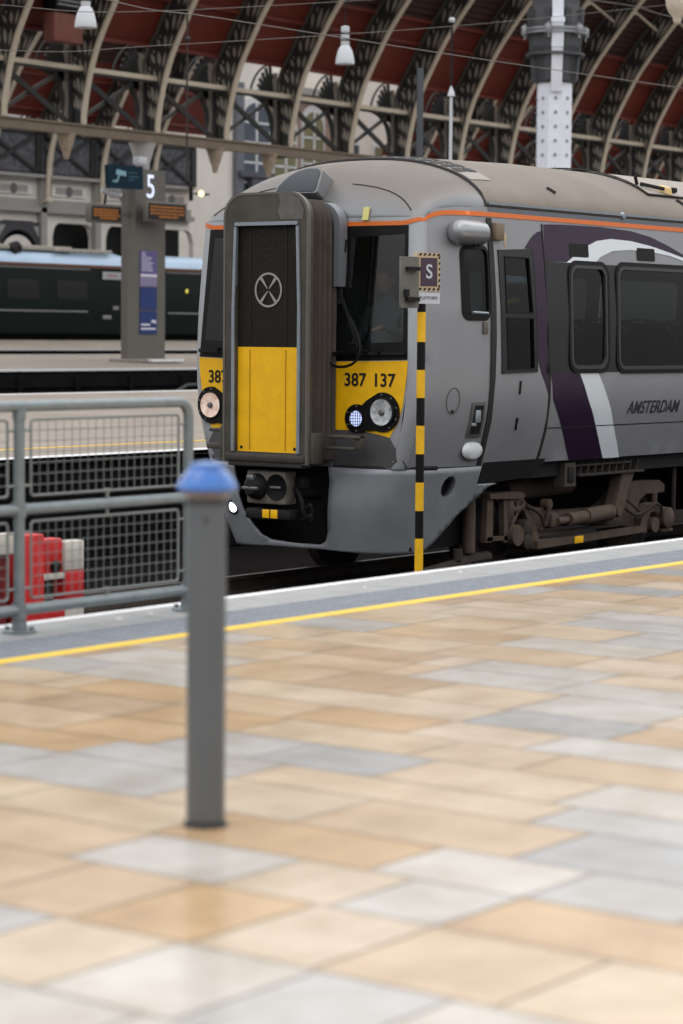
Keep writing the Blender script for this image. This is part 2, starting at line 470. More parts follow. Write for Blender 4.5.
# dome panel lines either side
for sg in (-1, 1):
    b = MB(); pts = []
    for i in range(14):
        t = i / 13; y = sg * (.36 + .72 * t); X = 16.66 - .06 * t - .13 * t ** 4
        pts.append(Vector(roofpt(X, y, .0)))
    b.tube(pts, .006, 5); b.build('dome_panel_line', M_dark, train)
# gutter and grey strip along the cantrail, then the orange line
b = MB(); b.bar(side(17.36, 2.43, .01), side(XEND, 2.43, .01), .02, .03, (0, 0, 1)); b.build('gutter', M_alu, train)
def decal(poly, off, m, name, parent=None, step=.12, fmap=side):
    q = MB(); q.surf(poly, [], lambda u, v: fmap(u, v, off), step); return q.build(name, m, parent or train, ang=60)
def strip(xs, z0, z1): return [(x, z0(x)) for x in xs] + [(x, z1(x)) for x in xs[::-1]]
oz = lambda X: lerp_tab(X, [16.62, 16.66, 16.72, 16.80, 16.9, 17.3], [2.25, 2.272, 2.293, 2.306, 2.312, 2.315])
oxs = [16.622 + .03 * i for i in range(24)] + [17.5 + i for i in range(10)]
decal(strip(oxs, lambda x: oz(x), lambda x: oz(x) + .04), .005, M_orange, 'orange_line')
for sg, nm in ((-1, 'orange_line'), (1, 'orange_line')):
    ys = [YC + sg * (.40 + (1.196 - .40) * i / 24) for i in range(25)]
    orz = lambda y: 2.215 + .035 * max(0, min(1, (abs(y - YC) - 1.05) / .14))
    q = MB(); q.surf([(y, orz(y)) for y in ys] + [(y, orz(y) + .037) for y in ys[::-1]], [], lambda u, v: front(u, v, .006), .03); q.build(nm, M_orange, train)
decal(strip([17.37, 20, XEND], lambda x: 2.362, lambda x: 2.40), .004, mat('cantrail_grey', (96, 104, 114), .4), 'cantrail_strip')

# livery on the side
band_outer = [(18.235, .966), (XEND, .966), (XEND, 1.955), (18.245, 1.955)]
q = MB(); q.surf(band_outer, [rrect(w[0] - .01, w[1] - .01, w[2] + .01, w[3] + .01, .11) for w in wins], lambda u, v: side(u, v, .003), .11, .3)
band = q.build('window_band', M_band, train)
purple_top = [(18.245, 1.955), (18.245, 2.285), (18.53, 2.295), (19.23, 2.302), (19.78, 2.286), (20.15, 2.244), (20.47, 2.175), (20.78, 2.093), (21.1, 1.99), (21.2, 1.955),
              (20.95, 1.99), (20.772, 2.064), (20.519, 2.104), (20.138, 2.158), (19.765, 2.192), (19.398, 2.198), (19.143, 2.170), (18.942, 2.108), (18.78, 2.03), (18.630, 1.963)]
decal(purple_top, .0035, M_purple, 'purple_swoosh')
white_top = [(18.595, 1.957), (18.76, 2.03), (18.942, 2.108), (19.143, 2.170), (19.398, 2.198), (19.765, 2.192), (20.138, 2.158), (20.519, 2.104), (20.772, 2.064), (21.0, 1.97), (21.02, 1.957),
             (20.95, 1.965), (20.769, 2.034), (20.5, 2.075), (20.227, 2.095), (19.755, 2.108), (19.422, 2.087), (19.198, 2.025), (19.083, 1.957)]
decal(white_top, .0045, M_white, 'white_swoosh')
decal([(18.317, .966), (18.386, .722), (18.637, .444), (18.78, .28), (18.906, .152), (19.50, .152), (19.37, .29), (19.243, .428), (18.994, .712), (18.797, .966)][::-1], .0035, M_purple, 'purple_swoosh')
decal([(18.805, .966), (19.0, .712), (19.25, .428), (19.375, .29), (19.51, .152), (19.81, .152), (19.70, .28), (19.575, .419), (19.354, .706), (19.132, .966)][::-1], .0035, M_white, 'white_swoosh')
decal(strip([18.38, 20, 22, 24, XEND], lambda x: .463, lambda x: .473), .004, M_seal, 'panel_seam')
q = MB(); add_text(q, 'AMSTERDAM', .170, lambda u, v: side(20.22 + u, .622 + v, .006), shear=.25, space=1.0, thick=.0015); q.build('lettering_amsterdam', mat('lettering_dark', (40, 40, 46), .5), train)

# side windows: frame, inner seal, pane
def ring(mb, o, i, fmap, d0, d1):
    """raised frame between two loops of equal count"""
    n = len(o); vs = [fmap(*p, d0) for p in o] + [fmap(*p, d1) for p in o] + [fmap(*p, d1) for p in i] + [fmap(*p, d0 - .03) for p in i]; fs = []
    for k in range(3):
        for j in range(n): fs.append((k * n + j, k * n + (j + 1) % n, (k + 1) * n + (j + 1) % n, (k + 1) * n + j))
    mb.add(vs, fs)
def dens(P, s=.12):
    out = []
    for i in range(len(P)):
        a = Vector(P[i]); c = Vector(P[(i + 1) % len(P)]); m = max(1, int((c - a).length / s))
        out += [tuple(a.lerp(c, k / m)) for k in range(m)]
    return out
M_wframe = mat('window_frame_grey', (66, 66, 70), .4, .3)
for w in wins:
    q = MB(); ring(q, rrect(w[0] - .05, w[1] - .05, w[2] + .05, w[3] + .05, .14, 10), rrect(w[0] - .012, w[1] - .012, w[2] + .012, w[3] + .012, .115, 10), side, .001, .014)
    f = q.build('side_window', M_black, train)
    q = MB(); ring(q, rrect(w[0] - .012, w[1] - .012, w[2] + .012, w[3] + .012, .115, 10), rrect(w[0] + .02, w[1] + .02, w[2] - .02, w[3] - .02, .09, 10), side, .001, .012); q.build('window_bead', M_wframe, f)
    q = MB(); q.surf(rrect(w[0], w[1], w[2], w[3], .11), [], lambda u, v: side(u, v, -.012), .12); q.build('pane', M_glass, f)
    q = MB(); q.surf(rrect(w[0], w[1], w[2], w[3], .11), [], lambda u, v: fside(u, v, -.012), .15); q.build('far_pane', M_glass, f)
for k, (x0, x1) in enumerate(((18.66, 18.99), (19.87, 20.21))):
    decal(rrect(x0, 2.012, x1, 2.132, .02, 3), .006, M_black, 'ventilator')

# cab side window
q = MB(); o_ = rrect(16.955, 1.42, 17.325, 2.065, .09, 8); i_ = rrect(17.0, 1.47, 17.30, 2.03, .06, 8); ring(q, o_, i_, side, .001, .008); cw = q.build('cab_side_window', M_black, train)
q = MB(); q.surf(i_, [], lambda u, v: side(u, v, -.01), .1); q.build('pane', M_glass, cw)
q = MB(); q.add([side(17.13, 1.50, -.06), side(17.30, 1.50, -.06), side(17.30, 1.84, -.06), side(17.13, 1.84, -.06)], [(0, 1, 2, 3)]); q.build('sliding_light', mat('blind_grey', (150, 156, 160), .6), cw)
q = MB(); q.tube([side(17.08, 1.49, .0), side(17.29, 1.485, .0)], .012, 6); q.build('sill_handle', M_alu, cw)

# crew door: curved black seals, leaf window, slots
def seal_strip(pts_r, pts_l, off, name, parent):
    q = MB(); vs = []; n = len(pts_r)
    for (a, c) in zip(pts_l, pts_r): vs += [side(*a, .002), side(*a, off), side(*c, off), side(*c, .002)]
    fs = []
    for i in range(n - 1):
        for j in range(3): fs.append((4 * i + j, 4 * i + j + 1, 4 * i + j + 5, 4 * i + j + 4))
    q.add(vs, fs); return q.build(name, M_seal, parent, ang=60)
zz = [-.01, .1, .3, .565, .912, 1.257, 1.6, 1.944, 2.12, 2.305]
seal_strip([(lerp_tab(z, [0, .3, .9, 1.4, 2.3], [17.435, 17.42, 17.40, 17.415, 17.395]), z) for z in zz], [(lerp_tab(z, [0, .3, .9, 1.4, 2.3], [17.40, 17.345, 17.33, 17.33, 17.325]), z) for z in zz], .012, 'door_seal', train)
zz = [.15, .22, .45, .72, .99, 1.26, 1.8, 2.1, 2.29]
seal_strip([(lerp_tab(z, [.15, .22, .45, .72, .99, 1.26, 1.8, 2.29], [18.345, 18.365, 18.362, 18.335, 18.31, 18.28, 18.245, 18.22]), z) for z in zz], [(lerp_tab(z, [.15, .22, .45, .72, .99, 1.26, 1.8, 2.29], [18.30, 18.325, 18.325, 18.305, 18.285, 18.26, 18.228, 18.205]), z) for z in zz], .008, 'door_seal', train)
# door leaf purple
dr = [(18.215, 2.225), (18.14, 2.215), (18.066, 2.184), (18.0, 2.14), (17.955, 2.10), (17.905, 2.06), (18.045, 2.06), (18.06, 1.6), (18.09, 1.082), (18.149, .975), (18.222, .877), (18.305, .76), (18.285, 1.0), (18.26, 1.26), (18.228, 1.8)]
decal(dr, .003, M_purple, 'purple_swoosh')
q = MB(); o_ = [(17.505, .965), (18.085, .975), (18.04, 2.06), (17.472, 2.035)]
def dq(P, n=10):
    out = []
    for i in range(4):
        a = Vector(P[i]); c = Vector(P[(i + 1) % 4]); out += [tuple(a.lerp(c, k / n)) for k in range(n)]
    return out
q.surf(o_, [dwU, dwL], lambda u, v: side(u, v, .008), .1)
ring(q, dq(o_), dq([(17.515, .975), (18.075, .985), (18.03, 2.05), (17.482, 2.025)]), side, .001, .010)
dwf = q.build('door_window', M_band, train, ang=60)
for P_ in (dwU, dwL):
    q = MB(); q.surf(P_, [], lambda u, v: side(u, v, -.006), .1); q.build('pane', M_glass, dwf)
    q = MB(); ring(q, dq(P_), dq([(p[0] + (.012 if p[0] < 17.8 else -.012), p[1] + (.012 if p[1] < (P_[0][1] + P_[2][1]) / 2 else -.012)) for p in P_]), side, .008, .014); q.build('pane_bead', M_black, dwf)
for (xa, za, xb, zb) in ((17.815, .785, 17.815, .899), (17.84, .466, 17.828, .573)):
    q = MB(); q.bar(side(xa, za, .004), side(xb, zb, .004), .022, .012, (1, 0, 0)); q.build('door_handle', M_black, train)
# dark sill and step under the door
q = MB(); q.prism([(17.44, -.01), (18.30, .03), (18.46, .15), (18.46, .19), (17.47, .19)], lambda u, v: side(u, v, .012), lambda u, v: side(u, v, -.25)); q.build('door_step', M_dark, train)
# bracket at top of the door
q = MB(); q.box((17.47, YC - 1.36, 2.19), (.13, .07, .15), .012); q.build('door_bracket', mat('bracket_bronze', (120, 106, 90), .6), train)
q = MB(); q.box((17.60, YC - 1.352, 2.12), (.03, .012, .12), .004); q.build('door_tag', M_tan, train)

# cab side fittings
def pod_lamp():
    q = MB(); prof = [(0, -.24), (.05, -.235), (.085, -.21), (.103, -.17), (.108, -.1), (.108, .08), (.103, .08), (.103, .165), (.098, .17), (0, .17)]
    R_ = Matrix.Translation(Vector((17.04, YC - 1.36, 2.165))) @ Matrix.Rotation(math.radians(90), 4, 'Y') @ Matrix.Scale(1.0, 4)
    q.lathe(prof, n=28, M=R_); return q
q = pod_lamp(); cam = q.build('side_camera', mat('camera_silver', (150, 152, 156), .3, .5), train)
q = MB(); q.box((17.06, YC - 1.40, 2.062), (.04, .03, .025), .006); q.build('camera_clip', M_black, cam)
q = MB(); q.box((17.13, YC - 1.40, 2.066), (.04, .03, .025), .006); q.build('camera_clip', M_black, cam)
q = MB(); q.surf(circ(16.887, .738, .075, 28, .112), [circ(16.887, .738, .069, 28, .106)], lambda u, v: side(u, v, .002), .2); q.build('access_hatch', M_seal, train)
q = MB(); q.lathe([(0, .012), (.012, .01), (.014, 0)], n=12, M=Matrix.Translation(Vector(side(16.89, .65))) @ Matrix.Rotation(PI / 2, 4, 'X')); q.build('hatch_lock', M_black, train)
q = MB(); ring(q, dens([(17.10, .42), (17.30, .42), (17.29, .722), (17.11, .722)]), dens([(17.135, .445), (17.27, .445), (17.262, .695), (17.14, .695)]), side, .001, .008); hf = q.build('handle_recess', M_steel, train)
q = MB(); q.surf([(17.135, .445), (17.27, .445), (17.262, .695), (17.14, .695)], [], lambda u, v: side(u, v, .003), .1); q.build('recess_back', M_dark, hf)
q = MB(); q.box((17.20, side(17.2, .57)[1] - .008, .60), (.075, .025, .11), .008); q.box((17.16, side(17.2, .52)[1] - .008, .53), (.07, .02, .03), .006); q.build('lever', M_alu, hf)
q = MB(); q.lathe([(0, .05), (.06, .045), (.105, .03), (.125, 0)], n=26, M=Matrix.Translation(Vector(side(17.235, .303))) @ Matrix.Rotation(PI / 2, 4, 'X') @ Matrix.Diagonal((1.25, .66, .7, 1))); q.build('aerial_dome', mat('dome_white', (208, 212, 216), .4), train)
q = MB(); q.box((17.25, side(17.25, 1.36)[1] - .003, 1.36), (.07, .01, .10), .003); q.build('data_plate', mat('plate_brown', (96, 90, 84), .6), train)
q = MB(); q.box((16.53, side(16.55, .94)[1] - .003, .94), (.05, .008, .10), .002, M=None); q.build('warning_sticker', mat('sticker_orange', (222, 150, 60), .6), train)

# black windscreen surrounds, yellow panels, glass on each side of the nose
def nose_decal(poly, off, m, name, step=.1, parent=None, holes=()):
    q = MB(); q.surf(poly, list(holes), lambda u, v: front(u, v, off), step); return q.build(name, m, parent or train, ang=60)
for sg in (-1, 1):
    f = lambda a, z: (YC + sg * a, z)
    WS = [f(1.09, 1.235), f(.51, 1.215), f(.51, 2.12), f(1.055, 2.14)] if sg < 0 else [f(1.09, 1.235), f(.51, 1.215), f(.51, 2.12), f(1.03, 2.14)]
    sur = [f(1.14, 1.085), f(.40, 1.065), f(.40, 2.215), f(1.085, 2.215)]
    ws = nose_decal(sur, .004, M_black, 'windscreen_surround', holes=[WS])
    q = MB(); q.surf(WS, [], lambda u, v: front(u, v, .002), .1); q.build('windscreen', M_wind, ws)
    yel = [f(.40, 1.06), f(1.145, 1.078), f(1.14, .98), f(1.10, .70), f(1.06, .57), f(.97, .425), f(.86, .45), f(.72, .47), f(.56, .478), f(.40, .478)]
    yp = nose_decal(yel, .005, M_yellow, 'yellow_panel')
    low = [f(.40, .478), f(.56, .478), f(.72, .47), f(.86, .45), f(.97, .425), f(1.03, .33), f(1.075, .23), f(1.09, .165), f(.40, .165)]
    nose_decal(low, .003, mat('cab_lower_grey', (84, 84, 86), .5, 0, .1, 6), 'lower_nose')
    # unit number
    for tx, du in (('387', -.148), ('137', .146)):
        q = MB(); add_text(q, tx, .155, lambda u, v: front(YC + sg * .765 - u - du, .905 + v, .009), thick=.003); q.build('unit_number', M_dark, train)
    # headlight cluster: black twin-circle bezel with two lamps
    lo = (.645, .58, .122); hi = (.905, .64, .168)   # (lateral, z, r)
    if sg > 0: lo = (.70, .58, .115); hi = (.985, .655, .165)
    hull = []
    def cpt(c, a, k=1.0): return (YC + sg * (c[0] + c[2] * k * math.cos(a)), c[1] + c[2] * k * math.sin(a))
    hull = [cpt(hi, math.radians(a)) for a in range(-112, 116, 12)] + [f(.745, .735) if sg < 0 else f(.80, .735)] + [cpt(lo, math.radians(a)) for a in range(66, 290, 12)] + [f(.745, .475) if sg < 0 else f(.80, .485)]
    q = MB(); q.prism(hull, lambda u, v: front(u, v, .022), lambda u, v: front(u, v, -.02)); hc = q.build('headlight_cluster', M_black, train)
    for c, nm, mm, kk in ((hi, 'headlight', M_chrome if sg < 0 else M_warm_on, .68), (lo, 'marker_lamp', M_lampon, .55)):
        cx = front(YC + sg * c[0], c[1], .022)
        R_ = Matrix.Translation(Vector(cx)) @ Matrix.Rotation(-PI / 2, 4, 'Y')
        q = MB(); q.lathe([(c[2] * kk * 1.12, 0), (c[2] * kk * 1.10, .012), (c[2] * kk, .014), (c[2] * kk * .98, .002)], n=28, M=R_); rim = q.build('lamp_rim', M_dark, hc)
        q = MB(); q.lathe([(0, .002), (c[2] * kk * .3, .003), (c[2] * kk * .6, .007), (c[2] * kk * .98, .014), (c[2] * kk * .98, -.01)] if nm == 'headlight' else [(0, .014), (c[2] * kk * .6, .012), (c[2] * kk * .98, .006)], n=24, M=R_); lm_ = q.build(nm, mm, hc)
        if nm == 'headlight':
            q = MB(); q.lathe([(0, .03), (.02, .028), (.03, .01)], n=12, M=R_)
            q.build('bulb_cap', M_steel, hc)
        else:
            q = MB()
            for i in range(-2, 3):
                q.box((i * .024, 0, .015), (.005, c[2] * 1.0, .004), 0, R_); q.box((0, i * .024, .015), (c[2] * 1.0, .005, .004), 0, R_)
            q.build('lens_grid', M_steel, hc)
    q = MB()
    for a in range(-60, 130, 38):
        p = front(*cpt(hi, math.radians(a), .88), .022); q.lathe([(0, .004), (.008, .003), (.009, 0)], n=8, M=Matrix.Translation(Vector(p)) @ Matrix.Rotation(-PI / 2, 4, 'Y'))
    for a in range(90, 280, 60):
        p = front(*cpt(lo, math.radians(a), .86), .022); q.lathe([(0, .004), (.008, .003), (.009, 0)], n=8, M=Matrix.Translation(Vector(p)) @ Matrix.Rotation(-PI / 2, 4, 'Y'))
    q.build('bezel_screws', M_steel, hc)
    # wiper: twin arms, blade, feed hose, spindle ledge
    q = MB(); base = front(YC + sg * .73, 1.15, .06); up_ = front(YC + sg * .43, 1.72, .05)
    if sg > 0: base = front(YC + sg * .62, 1.15, .06); up_ = front(YC + sg * .50, 1.45, .05)
    q.tube([base, Vector(base).lerp(Vector(up_), .5) + Vector((-.02, 0, 0)), up_], .011, 6)
    b2 = (base[0], base[1] - sg * .05, base[2] + .03); u2 = (up_[0], up_[1] - sg * .03, up_[2] + .02); q.tube([b2, u2], .009, 6)
    wp = q.build('wiper_arm', M_black, train)
    q = MB(); a_ = front(YC + sg * .445, 1.55 if sg < 0 else 1.3, .03); c_ = front(YC + sg * .47, 2.10 if sg < 0 else 1.6, .03); q.bar(a_, c_, .02, .03, (0, 1, 0)); q.build('wiper_blade', M_seal, wp)
    q = MB(); hose = smooth_pts([front(YC + sg * .56, 1.46, .05), front(YC + sg * .66, 1.33, .07), front(YC + sg * .725, 1.19, .09), front(YC + sg * .70, 1.08, .1), front(YC + sg * .60, 1.025, .1), front(YC + sg * .47, 1.025, .1), front(YC + sg * .41, 1.08, .08), front(YC + sg * .44, 1.135, .05), front(YC + sg * .68, 1.135, .05)]); q.tube(hose, .012, 6); q.build('washer_hose', M_black, wp)
    q = MB(); q.bar(front(YC + sg * .42, 1.13, .02), front(YC + sg * 1.12, 1.14, .02), .03, .05, (0, 0, 1)); q.build('wiper_ledge', M_dark, ws)
    for a in (.6, .75, .88):
        q = MB(); q.cyl(front(YC + sg * a, 1.15, .0), front(YC + sg * a, 1.15, .07), .022, .016, 10); q.build('wiper_spindle', M_black, ws)
# small warning label above the near windscreen
q = MB(); q.box(front(YC - .73, 2.30, -.06), (.008, .065, .12), 0, None); lab = None
q = MB(); q.bar((16.50, YC - .655, 2.262), (16.525, YC - .655, 2.375), .062, .008, (0, 1, 0)); wlb = q.build('warning_label', mat('label_pale_yellow', (214, 206, 130), .6), train)
# fairing window above the gangway
q = MB()
def podpt(u, v, d):                                    # u lateral, v 0..1 up the fairing
    X = 16.43 + .16 * v ** 1.5; return (X - d, YC + u, 2.505 + .235 * v)
P_ = [(.28, 0), (.27, .25), (.19, .68), (.11, .90), (.0, 1), (-.11, .98), (-.165, .84), (-.19, .45), (-.19, .05), (-.17, 0)]
q.prism(P_, lambda u, v: podpt(u, v, .0), lambda u, v: (podpt(u, v, 0)[0] + .30, YC + .05 + (u - .05) * .62, podpt(u, v, 0)[2] - .10)); fa = q.build('fairing', M_dome, train)
q = MB(); q.surf([((p[0] - .03) * .9 + .03, .05 + p[1] * .88) for p in P_], [], lambda u, v: podpt(u, v, .006), .05); q.build('fairing_glass', mat('fairing_dark_glass', (44, 50, 58), .10), fa)

# gangway
GX = 15.97; GW = .43
def arch(w, z0, z1, r, n=8):
    return [(-w, z0), (w, z0)] + [(w - r + r * math.cos(t), z1 - r + r * math.sin(t)) for t in [PI / 2 * i / n for i in range(n + 1)]] + [(-w + r + r * math.cos(t), z1 - r + r * math.sin(t)) for t in [PI / 2 + PI / 2 * i / n for i in range(n + 1)]]
gm = lambda X: (lambda u, v: (X, YC + u, v))
q = MB(); outer = arch(.445, .20, 2.475, .20); door = [(-.345, .285), (.325, .285), (.325, 2.215), (-.345, 2.215)]
q.surf(outer, [door], gm(GX), .3)
n = len(outer); q.add([gm(GX)(*p) for p in outer] + [gm(GX + .09)(*p) for p in outer], [(i, (i + 1) % n, n + (i + 1) % n, n + i) for i in range(n)])
q.add([gm(GX)(*p) for p in door] + [gm(GX + .04)(*p) for p in door], [(i, (i + 1) % 4, 4 + (i + 1) % 4, 4 + i) for i in range(4)])
gang = q.build('gangway', M_brown, train, ang=40)
q = MB(); o2 = arch(.462, .19, 2.49, .205); i2 = arch(.44, .20, 2.47, .195); n = len(o2)
mp = gm(GX - .004); mq = gm(GX + .03); q.add([mp(*p) for p in o2] + [mp(*p) for p in i2] + [mq(*p) for p in o2] + [mq(*p) for p in i2], [f for k in range(n) for f in ((k, (k + 1) % n, n + (k + 1) % n, n + k), (k, 2 * n + k, 2 * n + (k + 1) % n, (k + 1) % n), (n + k, n + (k + 1) % n, 3 * n + (k + 1) % n, 3 * n + k))])
q.build('gangway_rim', mat('rim_taupe', (104, 100, 94), .5, .2), gang)
q = MB(); q.add([gm(GX + .035)(*p) for p in [(-.345, 1.18), (.325, 1.18), (.325, 2.215), (-.345, 2.215)]], [(0, 1, 2, 3)]); gd = q.build('gangway_door', M_gdoor, gang)
q = MB(); q.add([gm(GX + .035)(*p) for p in [(-.345, .285), (.325, .285), (.325, 1.18), (-.345, 1.18)]], [(0, 1, 2, 3)]); q.build('yellow_door_panel', M_yellow, gang)
for u in (-.20, .19):
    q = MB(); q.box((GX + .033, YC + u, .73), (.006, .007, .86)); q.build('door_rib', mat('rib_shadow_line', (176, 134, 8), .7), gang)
    q = MB(); q.box((GX + .033, YC + u, 1.70), (.006, .010, 1.0)); q.build('door_rib', mat('rib_dark', (22, 20, 18), .7), gang)
q = MB()
for u in (-.37, .345):
    q.bar((GX + .0, YC + u, .285), (GX + .0, YC + u, 1.5), .03, .03, (0, 1, 0)); q.bar((GX + .0, YC + u, 1.5), (GX + .0, YC + u * .94, 2.2), .028, .03, (0, 1, 0))
q.bar((GX, YC - .35, 2.225), (GX, YC + .33, 2.225), .03, .03, (0, 0, 1))
q.build('door_trim', M_alu, gang)
q = MB()
for u in (-.30, .28):
    for z in (.32,): q.lathe([(0, .01), (.012, .008), (.014, 0)], n=10, M=Matrix.Translation(Vector((GX + .035, YC + u, z))) @ Matrix.Rotation(-PI / 2, 4, 'Y'))
q.build('panel_screw', M_dark, gang)
# crossed emblem in a ring on the door
em = mat('emblem_silver', (158, 156, 156), .45, .2); q = MB(); ec = (-.01, 1.665)
A_ = circ(ec[0], ec[1], .148, 36); B_ = circ(ec[0], ec[1], .130, 36)
q.surf(A_, [B_], gm(GX + .027), .3)
for sx in (-1, 1):
    for sy in (-1, 1):
        d = Vector((sx * .62, sy * .785)); nrm = Vector((-d.y, d.x)); tip = Vector(ec) + d * .128; w0 = .030 if (sx * sy) > 0 else .030
        q.add([gm(GX + .027)(*p) for p in (Vector(ec) + d * .014 + nrm * .004, Vector(ec) + d * .014 - nrm * .004, tip - nrm * w0 * .5, tip + nrm * w0 * .5)], [(0, 1, 2, 3)])
q.build('emblem', em, gang)
# patch plate at the head
q = MB(); q.surf([(-.40, 2.255), (-.41, 2.33), (-.36, 2.43), (-.26, 2.47), (-.14, 2.47), (-.16, 2.40), (-.13, 2.33), (-.16, 2.26)], [], gm(GX - .003), .2); pt = q.build('patch_plate', mat('patch_grey', (104, 102, 98), .5, .3, .12, 12), gang)
# bellows
q = MB(); vs = []; fs = []; rings_ = []; X = GX + .09; k = 0
while X < XF + .07:
    rings_.append((X, .0 if k % 2 == 0 else .045)); X += .035; k += 1
prev = None
for (X, ins) in rings_:
    o = arch(.425 - ins, .22 + ins * .3, 2.44 - ins, .20); k0 = len(q.v); q.add([gm(X)(*p) for p in o], [])
    if prev is not None:
        n = len(o); q.f += [(prev + i, prev + (i + 1) % n, k0 + (i + 1) % n, k0 + i) for i in range(n)]; q.mi += [0] * n
    prev = k0
q.build('bellows', M_bellow, gang, ang=20)
# rear frame ring against the nose
q = MB(); o2 = arch(.475, 1.70, 2.42, .20); i2 = arch(.415, 1.70, 2.36, .18); n = len(o2)
mp = gm(XF - .05); mq = gm(XF + .06)
q.add([mp(*p) for p in o2] + [mp(*p) for p in i2] + [mq(*p) for p in o2], [f for k in range(n) for f in ((k, (k + 1) % n, n + (k + 1) % n, n + k), (k, 2 * n + k, 2 * n + (k + 1) % n, (k + 1) % n))]); q.build('rear_frame', mat('frame_grey', (128, 132, 138), .4, .3), gang)
# sill, lower blocks
q = MB(); q.box((GX + .06, YC - .01, .235), (.17, .86, .07), .015); q.box((GX + .07, YC + .0, .185), (.15, .80, .05), .01); q.build('gangway_sill', mat('sill_dark', (62, 60, 57), .6, .2, .15, 8), gang)
for nm, bx in (('gangway_foot', ((GX + .10, YC - .465, .33), (.14, .07, .26), .01)), ('gangway_foot', ((GX + .10, YC + .475, .36), (.14, .09, .28), .012)),
               ('gangway_latch', ((GX + .25, YC - .68, .43), (.10, .34, .03), .01)), ('gangway_latch', ((GX + .25, YC - .66, .335), (.12, .30, .03), .01)), ('latch_block', ((GX + .27, YC - .82, .385), (.10, .06, .12), .01)),
               ('gangway_latch', ((GX + .25, YC + .66, .45), (.10, .26, .03), .01)), ('gangway_latch', ((GX + .25, YC + .66, .31), (.12, .30, .05), .01)), ('latch_block', ((GX + .28, YC + .58, .38), (.10, .08, .12), .01))):
    q = MB(); q.box(*bx); q.build(nm, M_brown, gang)

# bumper valance around the nose with an open centre
def bump(u, z, off=0.0):
    """u: signed path coordinate, negative = near side; |u|<=1 across the nose, beyond runs back along the side"""
    a = abs(u); sg = -1 if u < 0 else 1
    wz = WID(16.85, z) + .012
    FT = [0, .5, .7, .82, .9, .96, 1.0]; FX = [16.345, 16.36, 16.40, 16.46, 16.54, 16.66, 16.85]
    tuck = .10 * max(0, (-.15 - z) / .4) ** 1.3
    if a <= 1.0: return (lerp_tab(a, FT, FX) + tuck - off, YC + sg * wz * a, z)
    X = 16.85 + (a - 1.0); return (X + tuck * 0, YC + sg * (WID(X, z) + .012 + off), z)
cut = [(-.34, .17), (-.365, .05), (-.372, -.15), (-.36, -.40), (-.33, -.475), (-.26, -.515), (.0, -.515), (.30, -.50), (.40, -.46), (.48, -.36), (.535, -.25), (.56, -.1), (.565, .17)]
P_ = [(-1.90, -.005), (-1.78, -.03), (-1.40, -.27), (-1.17, -.52), (-1.08, -.585), (-.9, -.59), (-.6, -.575), (-.3, -.56), (.0, -.56), (.3, -.56), (.6, -.575), (.9, -.59), (1.08, -.585), (1.17, -.52), (1.40, -.27), (1.78, -.03), (1.9, -.005), (1.6, .15), (1.0, .155), (.8, .155)] + [(c, z - .01) for c, z in cut[::-1]] + [(-.8, .155), (-1.0, .155), (-1.58, .16)]
P_ = P_[:17] + [(1.62, .155)] + P_[18:-1] + [(-1.58, .16), (-1.575, -.0)]
q = MB(); hole = circ(-1.19, -.005, .085, 24, .10)
q.surf(P_, [hole], lambda u, v: bump(u, v), .06)
n = len(hole); q.add([bump(*p) for p in hole] + [(lambda t: (t[0] + .02, t[1] + .09, t[2]))(bump(*p)) for p in hole], [(i, (i + 1) % n, n + (i + 1) % n, n + i) for i in range(n)])
bp = q.build('bumper', M_bump, train, ang=50, solid=.02)
q = MB(); h0 = bump(-1.19, -.005); q.cyl((h0[0] + .02, h0[1] + .085, h0[2]), (h0[0] + .02, h0[1] + .10, h0[2]), .12); q.build('jacking_socket', M_dark, bp)
q = MB(); pts = [bump(u, .16, -.03) for u in [-1.57 + 3.14 * i / 60 for i in range(61)] if abs(u) > .36]
half = [p for p in pts if p[1] < YC]; q.tube(half, .022, 6); q.tube([p for p in pts if p[1] > YC], .022, 6); q.build('bumper_top_gap', M_dark, bp)
q = MB(); c0 = bump(.655, -.235, .0); R_ = Matrix.Translation(Vector((c0[0] - .004, c0[1], c0[2]))) @ Matrix.Rotation(-PI / 2, 4, 'Y'); q.lathe([(.068, 0), (.066, .014), (.052, .016), (.05, .004)], n=24, M=R_); fl = q.build('fog_lamp', M_dark, bp)
q = MB(); q.lathe([(0, .012), (.03, .012), (.05, .006)], n=20, M=R_); q.build('fog_lens', M_white_on, fl)
# black box added to stand for the darkness behind the opening
q = MB(); q.box((17.2, YC, -.2), (.8, 1.9, .72)); uc = q.build('shade_block', M_black, train)

# coupler
q = MB(); q.box((16.16, YC + .07, -.025), (.16, .43, .29), .02)
cp = q.build('coupler', mat('coupler_steel', (122, 114, 106), .55, .3, .2, 12), train)
q = MB(); R_ = Matrix.Translation(Vector((16.08, YC + .165, -.02))) @ Matrix.Rotation(-PI / 2, 4, 'Y'); q.lathe([(.115, 0), (.10, .06), (.06, .10), (0, .11)], n=24, M=R_); cn = q.build('coupler_cone', M_dark, cp)
q = MB(); q.box((15.99, YC + .165, -.03), (.04, .17, .03), .008); q.box((16.0, YC + .165, .06), (.05, .08, .05), .01); q.build('cone_bar', M_steel, cn)
q = MB(); R_ = Matrix.Translation(Vector((16.08, YC - .045, -.02))) @ Matrix.Rotation(-PI / 2, 4, 'Y'); q.lathe([(.115, 0), (.112, .006), (.095, .004), (.09, .002), (0, .001)], n=24, M=R_); fu = q.build('coupler_funnel', M_black, cp)
q = MB(); q.box((16.07, YC - .045, -.02), (.02, .12, .02), .004); q.build('funnel_bar', M_steel, fu)
q = MB(); q.box((16.16, YC + .05, -.255), (.17, .50, .09), .02); eb = q.build('electrical_head', M_dark, cp)
